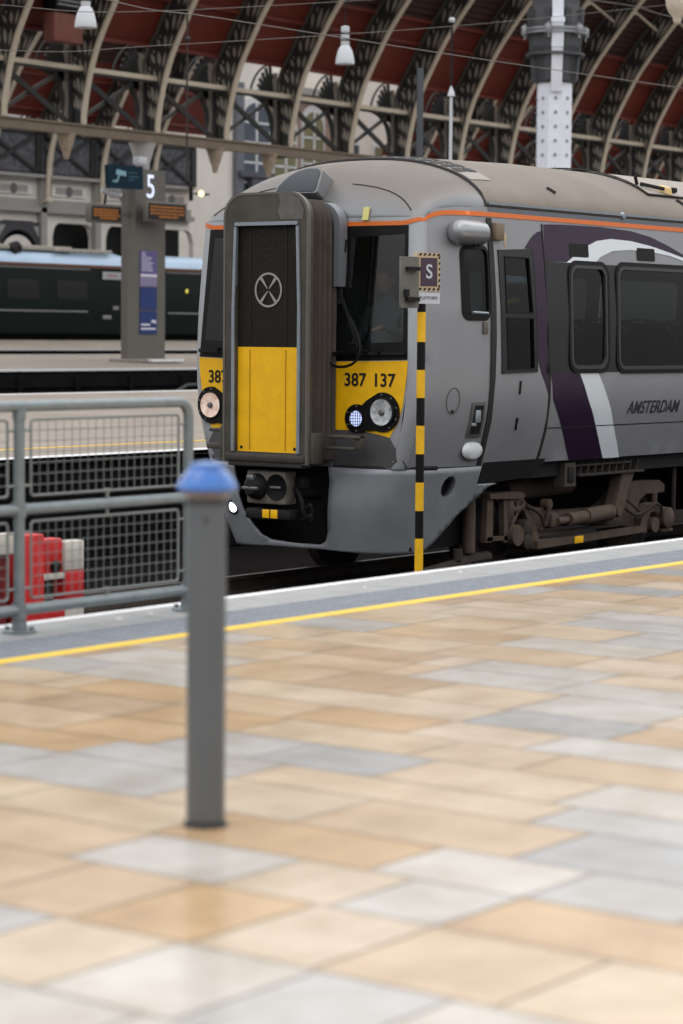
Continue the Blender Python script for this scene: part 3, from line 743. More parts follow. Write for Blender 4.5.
for u in (.06, -.03):
    q = MB(); q.box((16.07, YC + u, -.25), (.01, .075, .075), .006); q.build('yellow_tag', M_yellow, eb)
q = MB(); q.cyl((16.22, YC - .12, -.05), (16.5, YC - .18, -.08), .06); q.tube(smooth_pts([(16.2, YC - .16, -.02), (16.18, YC - .24, -.12), (16.2, YC - .26, -.25), (16.3, YC - .24, -.32), (16.4, YC - .2, -.2)]), .02, 8); q.tube([(16.22, YC - .22, -.22), (16.18, YC - .34, -.16)], .018, 8); q.tube([(16.22, YC - .2, -.3), (16.2, YC - .33, -.25)], .016, 8); q.box((16.25, YC - .2, .02), (.1, .1, .1), .01)
q.build('coupler_hose', M_dark, cp)

# interior, seats, handrail
q = MB(); q.box((22.2, YC, .24), (10.0, 2.36, .06)); q.box((22.2, YC, 2.32), (10.0, 2.5, .04)); q.box((17.42, YC + .25, 1.25), (.04, 2.0, 2.1)); q.build('saloon_lining', M_int, train)
for i in range(8):
    X = 18.75 + i * .86
    for sg in (-1, 1):
        q = MB(); q.box((X, YC + sg * .88, .62), (.46, .85, .10), .03); q.box((X + .24, YC + sg * .88, 1.02), (.09, .85, .82), .035, Matrix.Translation((X + .24, 0, .7)) @ Matrix.Rotation(.12, 4, 'Y') @ Matrix.Translation((-X - .24, 0, -.7))); q.box((X + .1, YC + sg * .88, .42), (.1, .5, .4))
        st = q.build('seat', M_seat, train)
        q = MB(); q.tube(smooth_pts([(X + .26, YC + sg * 1.27, .66), (X + .30, YC + sg * 1.27, 1.1), (X + .27, YC + sg * 1.22, 1.38), (X + .3, YC + sg * .9, 1.46), (X + .3, YC + sg * .6, 1.43)]), .012, 6); q.build('seat_edge', M_alu, st)
q = MB(); q.tube(smooth_pts([(17.66, YC - 1.22, .3), (17.66, YC - 1.28, 1.0), (17.67, YC - 1.28, 1.42), (17.73, YC - 1.28, 1.56), (17.85, YC - 1.28, 1.6), (17.96, YC - 1.28, 1.6)]), .022, 8); q.build('handrail', M_rail_y, train)
# cab interior
q = MB(); q.box((16.72, YC, 1.02), (.42, 2.1, .26), .03); q.box((16.9, YC - .85, .6), (.7, .45, .9)); q.box((16.9, YC + .85, .6), (.7, .45, .9)); q.box((17.40, YC, 1.25), (.03, 2.5, 2.1)); ck = q.build('cab_desk', mat('desk_grey', (84, 88, 92), .6), train)
q = MB(); q.box((17.28, YC - .47, 1.38), (.10, .44, .74), .05); q.box((17.15, YC - .47, .98), (.34, .44, .1), .03); q.build('driver_seat', M_seat, train)

# roof details
def rf(X, y, d=0): return roofpt(X, y, .012 + d)
q = MB(); q.surf([(17.40, -1.12), (17.74, -1.12), (17.74, 1.12), (17.40, 1.12)], [], lambda u, v: rf(u, v), .08); lv = q.build('roof_louvre', mat('louvre_frame', (146, 140, 134), .5, .2), train)
q = MB()
for i in range(17):
    y = -.98 + i * .12
    for xa, xb in ((17.42, 17.56), (17.585, 17.725)):
        q.surf([(xa, y), (xb, y), (xb, y + .09), (xa, y + .09)], [], lambda u, v: rf(u, v, .006), .06)
tag(q.build('louvre_slots', M_black, lv), kind='stuff')
q = MB(); q.surf([(20.45, -1.14), (26.5, -1.14), (26.5, 1.14), (20.45, 1.14)], [], lambda u, v: rf(u, v, .006), .12, .4); rh = q.build('roof_well', mat('well_grey', (150, 142, 134), .6), train)
q = MB(); q.tube([rf(20.45, y, .016) for y in [-1.14 + .12 * i for i in range(20)]], .008, 6); q.tube([rf(X, -1.14, .016) for X in (20.45, 21, 22, 23, 24, 25, 26.4)], .008, 6); q.build('well_edge', M_seal, rh)
q = MB(); c_ = rf(20.93, -1.04, .0); q.cyl(c_, (c_[0], c_[1] - .02, c_[2] + .05), .09, .06, 16); q.build('isolator', mat('insulator_ochre', (206, 176, 122), .5), rh)
q = MB(); q.bar(rf(20.58, -.98, .03), rf(20.84, -1.09, .05), .03, .03); q.tube([rf(20.56, -.95, .01), rf(20.52, -.95, .09)], .018, 6); q.build('isolator_lever', M_dark, rh)
q = MB(); q.box(rf(21.1, -1.05, .03), (.09, .05, .05), .01); q.build('isolator_clip', M_dark, rh)
for X in (18.56, 20.95, 23.4):
    q = MB(); q.bar(roofpt(X, -1.17, .01), roofpt(X + .06, -1.225, .012), .02, .03, (0, 1, 0)); q.build('lifting_eye', M_dark, train)
q = MB(); q.lathe([(0, .03), (.03, .025), (.04, 0)], n=14, M=Matrix.Translation(Vector(side(19.65, 2.42, .0))) @ Matrix.Rotation(PI / 2, 4, 'X')); q.build('cantrail_stud', M_alu, train)

# bogie
bg = MB()
YB = 11.72                                             # outer face of the bogie fittings
def slab(poly, y0, y1, mb=None):
    (mb or bg).prism(poly, lambda u, v: (u, y0, v), lambda u, v: (u, y1, v))
slab([(18.45, -.26), (18.75, -.28), (18.94, -.33), (19.84, -.34), (19.99, -.30), (20.17, -.19), (20.34, -.11), (20.90, -.12), (21.00, -.17), (21.00, -.24), (20.80, -.25), (20.64, -.24), (20.52, -.30), (20.44, -.41), (20.38, -.56), (19.85, -.49), (18.95, -.47), (18.70, -.49), (18.56, -.44)], YB + .03, YB + .20)
bogie = bg.build('bogie', M_rust, train, ang=30)
for X in (18.15, 20.70):
    q = MB(); R_ = Matrix.Translation(Vector((X, 12.06, -.52))) @ Matrix.Rotation(PI / 2, 4, 'X'); q.lathe([(.10, -.06), (.42, -.05), (.42, .06), (.36, .07), (.33, .03), (.12, .05), (.10, .08), (0, .08)], n=40, M=R_); wh = q.build('wheel', M_rustd, bogie)
    q = MB(); R_ = Matrix.Translation(Vector((X, 13.69, -.52))) @ Matrix.Rotation(-PI / 2, 4, 'X'); q.lathe([(.10, -.06), (.42, -.05), (.42, .06), (.36, .07), (.33, .03), (.12, .05), (0, .08)], n=32, M=R_); q.cyl((X, 12.1, -.52), (X, 13.65, -.52), .08); q.build('wheel', M_rustd, bogie)
# end gusset: posts, pierced plate, bracing
q = MB(); slab([(17.76, -.105), (18.28, -.11), (18.35, -.15), (18.30, -.175), (17.77, -.15)], YB - .03, YB + .12, q); q.build('gusset_cap', M_rust, bogie)
for P_, nm in (([(17.77, -.14), (17.86, -.14), (17.86, -.54), (17.75, -.54)], 'gusset_post'), ([(18.03, -.15), (18.11, -.15), (18.11, -.56), (18.05, -.56)], 'gusset_post'), ([(17.77, -.495), (18.10, -.50), (18.10, -.54), (17.77, -.53)], 'gusset_rail'), ([(18.33, -.15), (18.45, -.26), (18.56, -.44), (18.50, -.48), (18.38, -.30), (18.28, -.20)], 'gusset_plate')):
    q = MB(); slab(P_, YB, YB + .06, q); q.build(nm, M_rust, bogie)
q = MB(); h1 = [(18.19, -.20), (18.24, -.20), (18.24, -.245), (18.19, -.245)]; h2 = [(18.275, -.20), (18.325, -.20), (18.32, -.24), (18.275, -.245)]; h3 = [(18.19, -.285), (18.24, -.285), (18.23, -.33), (18.19, -.34)]
q.surf([(18.11, -.15), (18.31, -.16), (18.39, -.24), (18.28, -.30), (18.14, -.46), (18.11, -.46)], [h1, h2, h3], lambda u, v: (u, YB + .005, v), .2); q.build('gusset_web', M_rust, bogie, solid=.03)
q = MB(); q.cyl((18.19, YB - .06, -.50), (18.19, YB + .08, -.50), .095, .10, 20); q.build('gusset_boss', M_rust, bogie)
for (x_, z_, nm) in ((18.40, -.445, 'spring_cup'), (18.40, -.565, 'spring_cup')):
    q = MB(); q.cyl((x_, YB - .03, z_), (x_, YB + .12, z_), .075, .08, 18); q.cyl((x_, YB - .04, z_), (x_, YB - .03, z_), .05, .07, 18); q.build(nm, M_rustd, bogie)
q = MB(); slab([(18.44, -.44), (18.55, -.42), (18.60, -.50), (18.62, -.64), (18.50, -.64), (18.50, -.52)], YB - .01, YB + .08, q); q.build('beam_lug', M_rust, bogie)
q = MB(); q.tube(smooth_pts([(18.39, YB - .01, -.24), (18.58, YB - .04, -.33), (18.66, YB - .04, -.44), (18.74, YB - .03, -.30), (18.78, YB, -.24)]), .018, 6); q.build('cable', M_rustd, bogie)
q = MB(); q.cyl((18.78, YB - .02, -.25), (18.78, YB + .06, -.25), .05, .05, 12); q.box((18.83, YB, -.40), (.12, .1, .13), .02); q.build('damper_mount', M_rust, bogie)
for (x0, z0, x1, z1, r_) in ((17.60, -.12, 17.60, -.62, .055),):
    q = MB(); q.cyl((x0, YB + .08, z0), (x1, YB + .08, z1), r_); q.box((17.60, YB + .08, -.11), (.15, .13, .05), .01); q.build('sand_pipe', M_rust, bogie)
q = MB(); q.tube(smooth_pts([(16.95, YB + .16, -.78), (17.14, YB + .14, -.76), (17.42, YB + .10, -.72), (17.62, YB + .10, -.69), (17.9, YB + .08, -.68)]), .055, 10); q.cyl((17.42, YB + .08, -.68), (17.42, YB + .08, -.58), .045); q.build('guard_iron', M_rustd, bogie)
# damper, traction beam, air reservoir
q = MB(); q.cyl((19.03, YB - .06, -.405), (19.33, YB - .06, -.392), .062, .062, 20); q.cyl((19.33, YB - .06, -.392), (19.79, YB - .06, -.372), .075, .075, 20); q.cyl((18.86, YB - .05, -.41), (19.03, YB - .06, -.405), .035); q.cyl((19.79, YB - .06, -.372), (19.9, YB - .06, -.368), .045); q.build('yaw_damper', M_rust, bogie)
q = MB(); slab([(18.53, -.575), (20.50, -.545), (20.50, -.61), (18.53, -.645)], YB - .05, YB + .02, q); lb = q.build('lower_beam', M_rust, bogie)
q = MB(); q.box((19.24, YB - .056, -.602), (.15, .012, .066), .004); q.build('yellow_tag', M_yellow, lb)
q = MB(); q.bar((18.6, YB + .02, -.525), (20.3, YB + .02, -.51), .05, .03); q.build('brake_rod', M_rustd, bogie)
q = MB(); q.cyl((18.5, YB + .34, -.12), (19.66, YB + .34, -.10), .11, .11, 24); q.cyl((19.66, YB + .34, -.10), (19.70, YB + .34, -.10), .11, .06, 24); q.build('air_reservoir', M_rust, bogie)
q = MB(); slab([(19.95, .0), (20.19, .0), (20.06, -.17), (20.0, -.34), (19.92, -.45), (19.79, -.45), (19.79, -.38), (19.88, -.21)], YB - .10, YB + .02, q); q.cyl((19.87, YB - .13, -.37), (19.87, YB + .0, -.37), .05, .05, 14); q.build('damper_bracket', M_rust, bogie)
# axlebox end
q = MB(); slab([(20.40, -.60), (20.44, -.44), (20.56, -.34), (20.70, -.33), (20.78, -.40), (20.72, -.42), (20.62, -.42), (20.55, -.50), (20.54, -.62)], YB - .04, YB + .06, q); ax = q.build('axlebox', M_rust, bogie)
q = MB(); q.cyl((20.68, YB - .06, -.55), (20.68, YB + .1, -.55), .075, .08, 18); q.build('axle_end', M_rust, ax)
q = MB(); q.cyl((20.91, YB - .08, -.49), (20.91, YB + .1, -.49), .105, .11, 22); q.cyl((20.91, YB - .10, -.49), (20.91, YB - .08, -.49), .07, .10, 22); q.box((20.93, YB - .0, -.615), (.20, .12, .03), .008); q.build('speed_sensor', M_rust, bogie)
q = MB(); q.tube(smooth_pts([(20.04, YB - .03, -.31), (20.25, YB - .06, -.42), (20.45, YB - .07, -.40), (20.63, YB - .08, -.335), (20.77, YB - .07, -.39), (20.81, YB - .05, -.48)]), .016, 6); q.build('cable', M_rustd, bogie)
q = MB(); q.tube(smooth_pts([(20.14, YB - .01, -.26), (20.30, YB - .05, -.36), (20.42, YB - .06, -.44), (20.30, YB - .04, -.47)]), .013, 6); q.build('cable', M_rustd, bogie)
q = MB(); q.cyl((20.78, YB + .02, -.24), (20.78, YB + .02, -.44), .03, .03, 10); q.build('lift_link', M_rust, bogie)
# steps and box under the door
q = MB(); q.box((19.72, YB - .08, .005), (1.20, .10, .022), .004); q.box((19.6, YB - .06, .095), (1.0, .08, .02), .004)
for k in range(9): q.bar((19.18 + k * .13, YB - .08, .01), (19.22 + k * .13, YB - .08, .12), .03, .02)
q.build('step_bracket', M_rustd, train)
q = MB(); q.box((18.98, YB - .05, .02), (.19, .12, .22)); st_ = q.build('box_bracket', mat('box_dust', (66, 60, 54), .8), train)
q = MB(); q.box((18.98, YB - .115, .02), (.10, .02, .14), .004); q.build('box_cover', M_dark, st_)
q = MB(); q.box((21.75, YC, -.25), (1.2, 2.2, .65), .03); q.box((21.3, YC - .95, -.2), (.3, .3, .5), .02); q.build('equipment_case', M_rustd, train)
q = MB(); q.box((22.0, YC, .08), (9.6, 2.3, .14)); q.build('underframe', M_dark, train)
q = MB(); q.box((24.4, YC, -.3), (3.2, 2.0, .6), .04); q.build('equipment_case', M_rustd, train)
# ------------------------------------------------------------------ driver behind the windscreen
def skin_figure(name, verts, edges, radii, root, m, parent=None, sub=2):
    me = bpy.data.meshes.new(name); me.from_pydata(verts, edges, []); o = bpy.data.objects.new(name, me); COL.objects.link(o)
    sk = o.modifiers.new('skin', 'SKIN'); sk.use_smooth_shade = True
    if not me.skin_vertices: me.attributes.new('skin', 'FLOAT', 'POINT') if False else None
    bm = bmesh.new(); bm.from_mesh(me); lay = bm.verts.layers.skin.verify()
    bm.verts.ensure_lookup_table()
    for i, v in enumerate(bm.verts):
        v[lay].radius = (radii[i], radii[i]); v[lay].use_root = (i == root)
    bm.to_mesh(me); bm.free()
    sb = o.modifiers.new('sub', 'SUBSURF'); sb.levels = sub; sb.render_levels = sub
    dg = bpy.context.evaluated_depsgraph_get(); ev = o.evaluated_get(dg); m2 = bpy.data.meshes.new_from_object(ev)
    bpy.data.objects.remove(o); o = bpy.data.objects.new(name, m2); COL.objects.link(o); m2.materials.clear(); m2.materials.append(m)
    m2.polygons.foreach_set('use_smooth', [True] * len(m2.polygons))
    if parent: put(o, parent)
    return o
DX, DY = 17.06, YC - .47
person = empty('person', (DX, DY, 1.02), 'person in grey seated in the cab behind the windscreen, one hand raised', 'person')
body_v = [(DX + .04, DY, 1.06), (DX + .06, DY, 1.30), (DX + .05, DY, 1.50), (DX + .04, DY, 1.60), (DX + .03, DY, 1.66),
          (DX + .05, DY - .19, 1.50), (DX - .02, DY - .25, 1.29), (DX - .24, DY - .16, 1.36), (DX + .05, DY + .19, 1.50), (DX - .02, DY + .25, 1.27), (DX - .24, DY + .17, 1.21),
          (DX - .12, DY - .1, 1.07), (DX - .36, DY - .1, .80), (DX - .12, DY + .1, 1.07), (DX - .36, DY + .1, .80)]
body_e = [(0, 1), (1, 2), (2, 3), (3, 4), (2, 5), (5, 6), (6, 7), (2, 8), (8, 9), (9, 10), (0, 11), (11, 12), (0, 13), (13, 14)]
skin_figure('jacket_body', body_v, body_e, [.14, .145, .13, .06, .05, .07, .05, .035, .07, .05, .035, .08, .055, .08, .055], 0, M_cloth, person)
hd = MB(); hd.lathe([(0, -.125), (.05, -.115), (.075, -.07), (.085, 0), (.088, .05), (.075, .09), (.045, .115), (0, .125)], n=20, M=Matrix.Translation(Vector((DX + .01, DY, 1.77))) @ Matrix.Diagonal((1.12, .92, 1, 1)))
hd.lathe([(0, .03), (.014, .01), (.018, -.02), (0, -.03)], n=8, M=Matrix.Translation(Vector((DX - .092, DY, 1.76))))
for sg in (-1, 1): hd.box((DX + .02, DY + sg * .083, 1.765), (.035, .02, .06), .009)
head = hd.build('head', M_skin, person)
hr = MB(); hr.lathe([(.092, 0), (.096, .05), (.082, .098), (.048, .125), (0, .135)], n=20, M=Matrix.Translation(Vector((DX + .022, DY, 1.785))) @ Matrix.Diagonal((1.1, .95, 1, 1))); hr.build('hair', M_hair, person)
for sg in (-1, 1):
    w = Vector((DX - .24, DY + sg * .165, 1.36 if sg < 0 else 1.205)); V = [w, w + Vector((-.07, 0, -.012))]; E_ = [(0, 1)]; Rr = [.028, .034]
    for k, (dy, L_) in enumerate(((-.03, .066), (-.01, .076), (.011, .072), (.031, .056))):
        a = len(V); b0 = w + Vector((-.085, dy * .8, -.012)); V += [b0, b0 + Vector((-L_ * .5, dy * .25, -.004)), b0 + Vector((-L_, dy * .3, -.022))]; E_ += [(1, a), (a, a + 1), (a + 1, a + 2)]; Rr += [.011, .0095, .008]
    a = len(V); V += [w + Vector((-.03, -sg * .035, -.015)), w + Vector((-.065, -sg * .055, -.025))]; E_ += [(0, a), (a, a + 1)]; Rr += [.012, .009]
    skin_figure('hand', [tuple(v) for v in V], E_, Rr, 0, M_skin, person, 1)

# ------------------------------------------------------------------ near platform
q = MB()
# slabs laid in courses of constant X, broken joints along Y
tans = [(197, 174, 147), (192, 163, 127), (200, 181, 157), (194, 169, 138), (201, 184, 163), (186, 161, 135)]
greys = [(182, 180, 179), (193, 188, 184), (170, 170, 171), (197, 190, 183)]
SLM = []
for i, c in enumerate(tans + greys):
    c2 = tuple(min(255, int(x * 1.08)) for x in c); c1 = tuple(int(x * k_) for x, k_ in zip(c, (.94, .92, .88)))
    SLM.append(mat('paving_slab_%s' % 'abcdefghij'[i], c1, .19, 0, 0, 3.2, col2=c2, bump=.05, bscale=4, detail=9, spec=.5))
YE = 6.66
courses = [2.1, 2.5, 2.95, 3.38, 3.835, 4.29, 4.64, 4.975, 5.37, 5.64, 6.0, 6.33, 6.65, 6.98, 7.4, 7.72, 8.0]
x = 1.7
lo_c = [2.1 - .42 * i for i in range(1, 8)][::-1]
courses = lo_c + courses
x = 8.0
while x < 30: x += random.choice([.31, .36, .40, .44]); courses.append(x)
joints = {2.95: [3.30], 3.38: [3.655, 3.30, 2.93, 2.59], 3.835: [3.63, 3.28, 2.95, 2.5], 4.29: [4.07, 3.59, 2.95], 4.64: [4.1, 3.40, 2.79], 4.975: [4.73, 4.43, 3.9, 3.2], 5.37: [5.1, 4.43, 3.41, 2.9],
          5.64: [4.9, 4.35, 3.7], 5.70: [], 6.65: [4.49, 3.92], 7.4: [5.25, 4.63], 7.72: [5.25, 4.63]}
# explicit stone colours: (course start, joint y above) -> index ; T tan idx 0-5, G grey idx 6-9
expl = [((3.4, 3.8), [(9, 3.655, 6), (3.655, 3.30, 4), (3.30, 2.93, 9), (2.93, 2.59, 6), (2.59, 1, 9)]),
        ((3.85, 4.28), [(9, 3.63, 0), (3.63, 3.28, 1), (3.28, 2.95, 4), (2.95, 2.5, 0), (2.5, 0, 2)]),
        ((4.3, 4.63), [(9, 4.07, 0), (4.07, 3.59, 7), (3.59, 3.25, 4), (3.25, 2.95, 7), (2.95, 2.3, 1), (2.3, 0, 5)]),
        ((4.65, 4.97), [(9, 4.73, 2), (4.73, 4.1, 2), (4.1, 3.40, 1), (3.40, 2.95, 9), (2.95, 2.55, 6), (2.55, 0, 4)]),
        ((4.98, 5.36), [(5.1, 4.43, 6), (4.43, 3.9, 4), (3.9, 3.2, 0), (3.2, 2.6, 8), (2.6, 0, 2)]),
        ((5.38, 5.63), [(5.1, 4.43, 6), (4.43, 3.41, 2), (3.41, 2.8, 6)]),
        ((5.65, 5.99), [(4.6, 4.12, 8), (4.12, 3.5, 2)]),
        ((6.34, 6.64), [(6.03, 5.5, 1), (5.5, 5.0, 0)]),
        ((6.67, 6.97), [(6.3, 5.7, 7), (4.49, 3.92, 8)]),
        ((7.41, 7.99), [(5.25, 4.63, 7)])]
def colour_of(x0, x1, y):
    for (a, b), L_ in expl:
        if a - .04 <= (x0 + x1) / 2 <= b + .04:
            for yu, yl, c in L_:
                if yl <= y <= yu: return c
    r = random.random()
    return random.choice([6, 7, 8, 9, 9]) if r < .24 else random.choice([0, 0, 1, 2, 2, 3, 4, 4, 5])
g = .0035
for i in range(len(courses) - 1):
    x0, x1 = courses[i], courses[i + 1]
    J = []
    for (a, b), L_ in expl:
        if a - .04 <= (x0 + x1) / 2 <= b + .04: J = sorted({v for yu, yl, c in L_ for v in (yu, yl) if 1.0 < v < YE})
    ys = [YE]; y = YE; stop = max(J) if J else -9
    lowest = min(J) if J else YE
    y -= random.uniform(.1, .6)
    while y > stop + .12: ys.append(y); y -= random.uniform(.38, .72)
    ys += sorted(J, reverse=True); y = (min(J) if J else y)
    while y > -6: y -= random.uniform(.38, .72); ys.append(y)
    for k in range(len(ys) - 1):
        a, b_ = ys[k], ys[k + 1]
        q.cur = colour_of(x0, x1, (a + b_) / 2)
        q.add([(x0 + g, b_ + g, 0), (x1 - g, b_ + g, 0), (x1 - g, a - g, 0), (x0 + g, a - g, 0)], [(0, 1, 2, 3)])
struct(q.build('floor', SLM, None, smooth=False))
q = MB(); q.box((9.5, .3, -.054), (43, 12.72, .10)); struct(q.build('floor', M_grout, None, smooth=False))
# edge of the platform: yellow line, tactile strip, coping, painted nosing, face
X0, X1 = -8.0, 34.0; XM = (X0 + X1) / 2; XL = X1 - X0
def strip_box(y0, y1, z0, z1, m, name, bev=.0):
    q = MB(); q.box((XM, (y0 + y1) / 2, (z0 + z1) / 2), (XL, y1 - y0, z1 - z0), bev); return struct(q.build(name, m, None))
strip_box(YE, 6.745, -.10, .001, M_yline, 'trim_1')
q = MB(); q.box((XM, (6.745 + 7.12) / 2, -.05), (XL, 7.12 - 6.745, .10))
xx = 4.5
r6 = [(.022, 0), (.017, .0035), (.009, .005)]
while xx < 24:
    for k in range(5):
        cx, cy = xx + (.033 if k % 2 else 0), 6.79 + k * .072
        n = 7; k0 = len(q.v)
        vs = [(cx + r * 1.2 * math.cos(2 * PI * j / n), cy + r * math.sin(2 * PI * j / n), z) for r, z in r6 for j in range(n)]
        q.add(vs, [(i * n + j, i * n + (j + 1) % n, (i + 1) * n + (j + 1) % n, (i + 1) * n + j) for i in range(2) for j in range(n)] + [tuple(range(2 * n, 3 * n))])
    xx += .067
struct(q.build('trim_2', M_tact, None))
q = MB()
xx = X0
while xx < X1:
    q.box((xx + .45, (7.12 + 7.47) / 2, -.06), (.894, 7.47 - 7.12, .12), .004, None, 1); xx += .9
struct(q.build('trim_3', M_coping, None))
strip_box(7.465, 7.535, -.09, .002, M_stone_white, 'trim_4', .006)
q = MB(); q.box((XM, 7.42, -.62), (XL, .12, 1.10)); 
for k in range(60): q.box((X0 + k * .7, 7.481, -.45), (.012, .006, .75))
struct(q.build('wall_platform', M_wallf, None, smooth=False))
# litter-like chips on the coping
q = MB()
for (cx, cy, r) in ((8.05, 7.3, .018), (8.3, 7.33, .012), (13.2, 7.0, .02), (10.9, 7.36, .012), (14.9, 7.3, .014), (9.9, 7.28, .01)):
    q.lathe([(r, 0), (r * .8, .004), (0, .005)], (cx, cy, 0), 7)
tag(q.build('gum_spots', M_stone_white, None), 'pale trodden spots scattered on the grey coping stones', 'spots', kind='stuff')

# ------------------------------------------------------------------ track pit
q = MB(); q.box((22, 12.35, -1.22), (70, 9.8, .2)); struct(q.build('floor', M_ballast, None, smooth=False))
def track(yc, x0, x1):
    q = MB()
    x = x0
    while x < x1: q.box((x, yc, -1.09), (.25, 2.5, .14), .012, None, 1); x += .65
    struct(q.build('trim_5', M_sleeper, None))
    q = MB()
    for sg in (-1, 1):
        y = yc + sg * .752
        poly = [(-.07, -1.02), (.07, -1.02), (.07, -1.005), (.012, -.985), (.012, -.91), (.036, -.90), (.036, -.872), (.03, -.866), (-.03, -.866), (-.036, -.872), (-.036, -.90), (-.012, -.91), (-.012, -.985), (-.07, -1.005)]
        q.prism(poly, lambda u, v: (x0 - .2, y + u, v), lambda u, v: (x1, y + u, v))
    struct(q.build('trim_6', M_railst, None))
track(9.15, 8.0, 40); track(YC, 12.0, 40)
q = MB(); q.box((22, 17.33, -.62), (70, .12, 1.10))
for k in range(90): q.box((-8 + k * .7, 17.265, -.5), (.03, .02, .8))
q.box((22, 17.262, -.25), (70, .05, .05)); q.box((22, 17.262, -.62), (70, .05, .04))
struct(q.build('wall_far_platform', M_wallf, None, smooth=False))

# ------------------------------------------------------------------ bollard
BX, BY = 4.805, 4.049
bol = empty('bollard', (BX, BY, 0), 'grey cylindrical steel bollard with a shiny blue cap on the stone paving', 'bollard')
q = MB(); q.lathe([(.0515, 0), (.0515, .885), (.05, .89)], (BX, BY, 0), 40); pb = q.build('post', M_boll, bol)
q = MB(); q.lathe([(.060, 0), (.059, .006), (.0525, .008), (.0525, .014), (.0515, .016)], (BX, BY, 0.001), 36); q.build('base_shade_ring', mat('shade_ring_dark', (56, 58, 60), .5, .2), bol)  # dark ring put in for the shadow line at the foot of the post
q = MB(); q.lathe([(.0515, .85), (.0515, .868), (.058, .874), (.064, .882), (.0645, .889)], (BX, BY, 0), 40); q.build('neck_flare', mat('neck_pinkish', (120, 112, 116), .3, .2), bol)
q = MB(); q.lathe([(.058, .888), (.079, .889), (.0815, .896), (.079, .904), (.066, .924), (.054, .938), (.047, .944), (.046, .952), (.042, .958), (.025, .963), (0, .965)], (BX, BY, 0), 48); q.build('cap', M_blue, bol)
q = MB(); R_ = Matrix.Translation(Vector((BX - .039, BY - .0335, .815))) @ Matrix.Rotation(math.radians(-PI), 4, 'Z') @ Matrix.Rotation(-PI / 2, 4, 'Y') ; q.lathe([(0, .004), (.008, .003), (.010, 0)], n=12, M=Matrix.Translation(Vector((BX - .0405, BY - .0315, .812))) @ Vector((-.79, -.61, 0)).to_track_quat('Z', 'Y').to_matrix().to_4x4()); q.build('grub_screw', mat('screw_dark', (74, 76, 78), .5), bol)

# ------------------------------------------------------------------ guard railing along the platform edge
FY = 7.29
rl = empty('guard_railing', (7.40, FY, 0), 'galvanised tube railing with wire mesh infill along the platform edge', 'railing')
PX = [4.95, 6.17, 7.40, 8.515]
for X in PX[1:]:
    q = MB(); last = X > 8.4; q.cyl((X, FY, 0.01), (X, FY, .91 if last else .97), .0242, .0242, 20)
    if not last: q.cyl((X, FY, .92), (X, FY, .975), .029, .029, 20)
    q.cyl((X, FY, .50), (X, FY, .565), .031, .031, 20); q.cyl((X, FY, .06), (X, FY, .125), .031, .031, 20)
    p = q.build('post', M_galv, rl)
    q = MB(); q.lathe([(.075, 0), (.075, .010), (.068, .012), (.034, .013), (.032, .05), (.0243, .052)], (X, FY, 0.0005), 28)
    for a in (0, 1.57, 3.14, 4.71): q.lathe([(.011, .0), (.011, .018), (0, .02)], (X + .055 * math.cos(a + .5), FY + .055 * math.sin(a + .5), .01), 6)
    q.build('base_flange', M_galv, p)
for z, nm in ((.978, 'top_rail'), (.532, 'middle_rail'), (.098, 'bottom_rail')):
    q = MB()
    if z > .9: q.tube([(PX[0], FY, z), (6, FY, z), (8.445, FY, z)] + [(8.445 + .07 * math.sin(t), FY, z - .07 + .07 * math.cos(t)) for t in [PI / 2 * i / 8 for i in range(1, 9)]], .0242, 16)
    else: q.cyl((PX[0], FY, z), (8.515, FY, z), .0242, .0242, 20)
    q.build(nm, M_galv, rl)
for i in range(3):
    xa, xb = PX[i] + .072, PX[i + 1] - .07
    for (za, zb) in ((.59, .918), (.145, .478)):
        q = MB(); loop = [(x, FY, z) for x, z in rrect(xa, za, xb, zb, .018, 4)]; q.tube(loop, .006, 8, closed=True)
        fr_ = q.build('mesh_panel', M_mesh, rl)
        q = MB(); n = 19; 
        for k in range(1, n): x = xa + (xb - xa) * k / n; q.cyl((x, FY - .002, za), (x, FY - .002, zb), .0019, .0019, 6)
        m = 7
        for k in range(1, m): z = za + (zb - za) * k / m; q.cyl((xa, FY + .002, z), (xb, FY + .002, z), .0019, .0019, 6)
        q.build('wire_grid', M_mesh, fr_)
        q = MB()
        for x, s in ((xa, -1), (xb, 1)):
            for z in (za + .045, zb - .045): q.cyl((x, FY, z), (x + s * .07, FY, z), .006, .006, 8)
        xm = (xa + xb) / 2; z0 = .532 if za > .5 else .098; q.cyl((xm, FY, za), (xm, FY, z0), .008, .008, 8); q.box((xm, FY, za), (.028, .018, .02), .004)
        if za < .5: q.cyl((xm, FY, zb), (xm, FY, .532), .008, .008, 8)
        q.build('mesh_clip', M_mesh, fr_)

# ------------------------------------------------------------------ buffer stop in the empty track
bs = empty('buffer_stop', (9.75, 9.5, -1.1), 'red and white painted buffer stop at the end of the empty track behind the railing', 'buffer stop')
q = MB(); q.box((9.86, 9.58, -.42), (.17, .13, 1.2), .012); q.build('red_upright', M_red, bs)
q = MB(); q.box((9.62, 9.62, -.40), (.14, .12, 1.14), .012); q.build('red_upright', M_redd, bs)
q = MB(); q.box((9.45, 9.60, -.40), (.14, .12, 1.14), .012); q.build('red_upright', M_redd, bs)
q = MB(); q.box((9.50, 9.55, .14), (.58, .06, .12), .01); q.box((9.3, 9.55, .02), (.4, .05, .1), .01); q.build('white_board', M_wht, bs)
q = MB(); q.box((10.03, 9.62, .04), (.24, .10, .20), .01); q.build('red_head', M_red, bs)
q = MB(); q.box((10.03, 9.6, -.30), (.24, .10, .10), .01); q.build('red_foot', M_red, bs)
q = MB(); q.box((10.03, 9.575, -.075), (.24, .05, .035), .005); q.build('white_ledge', M_wht, bs)
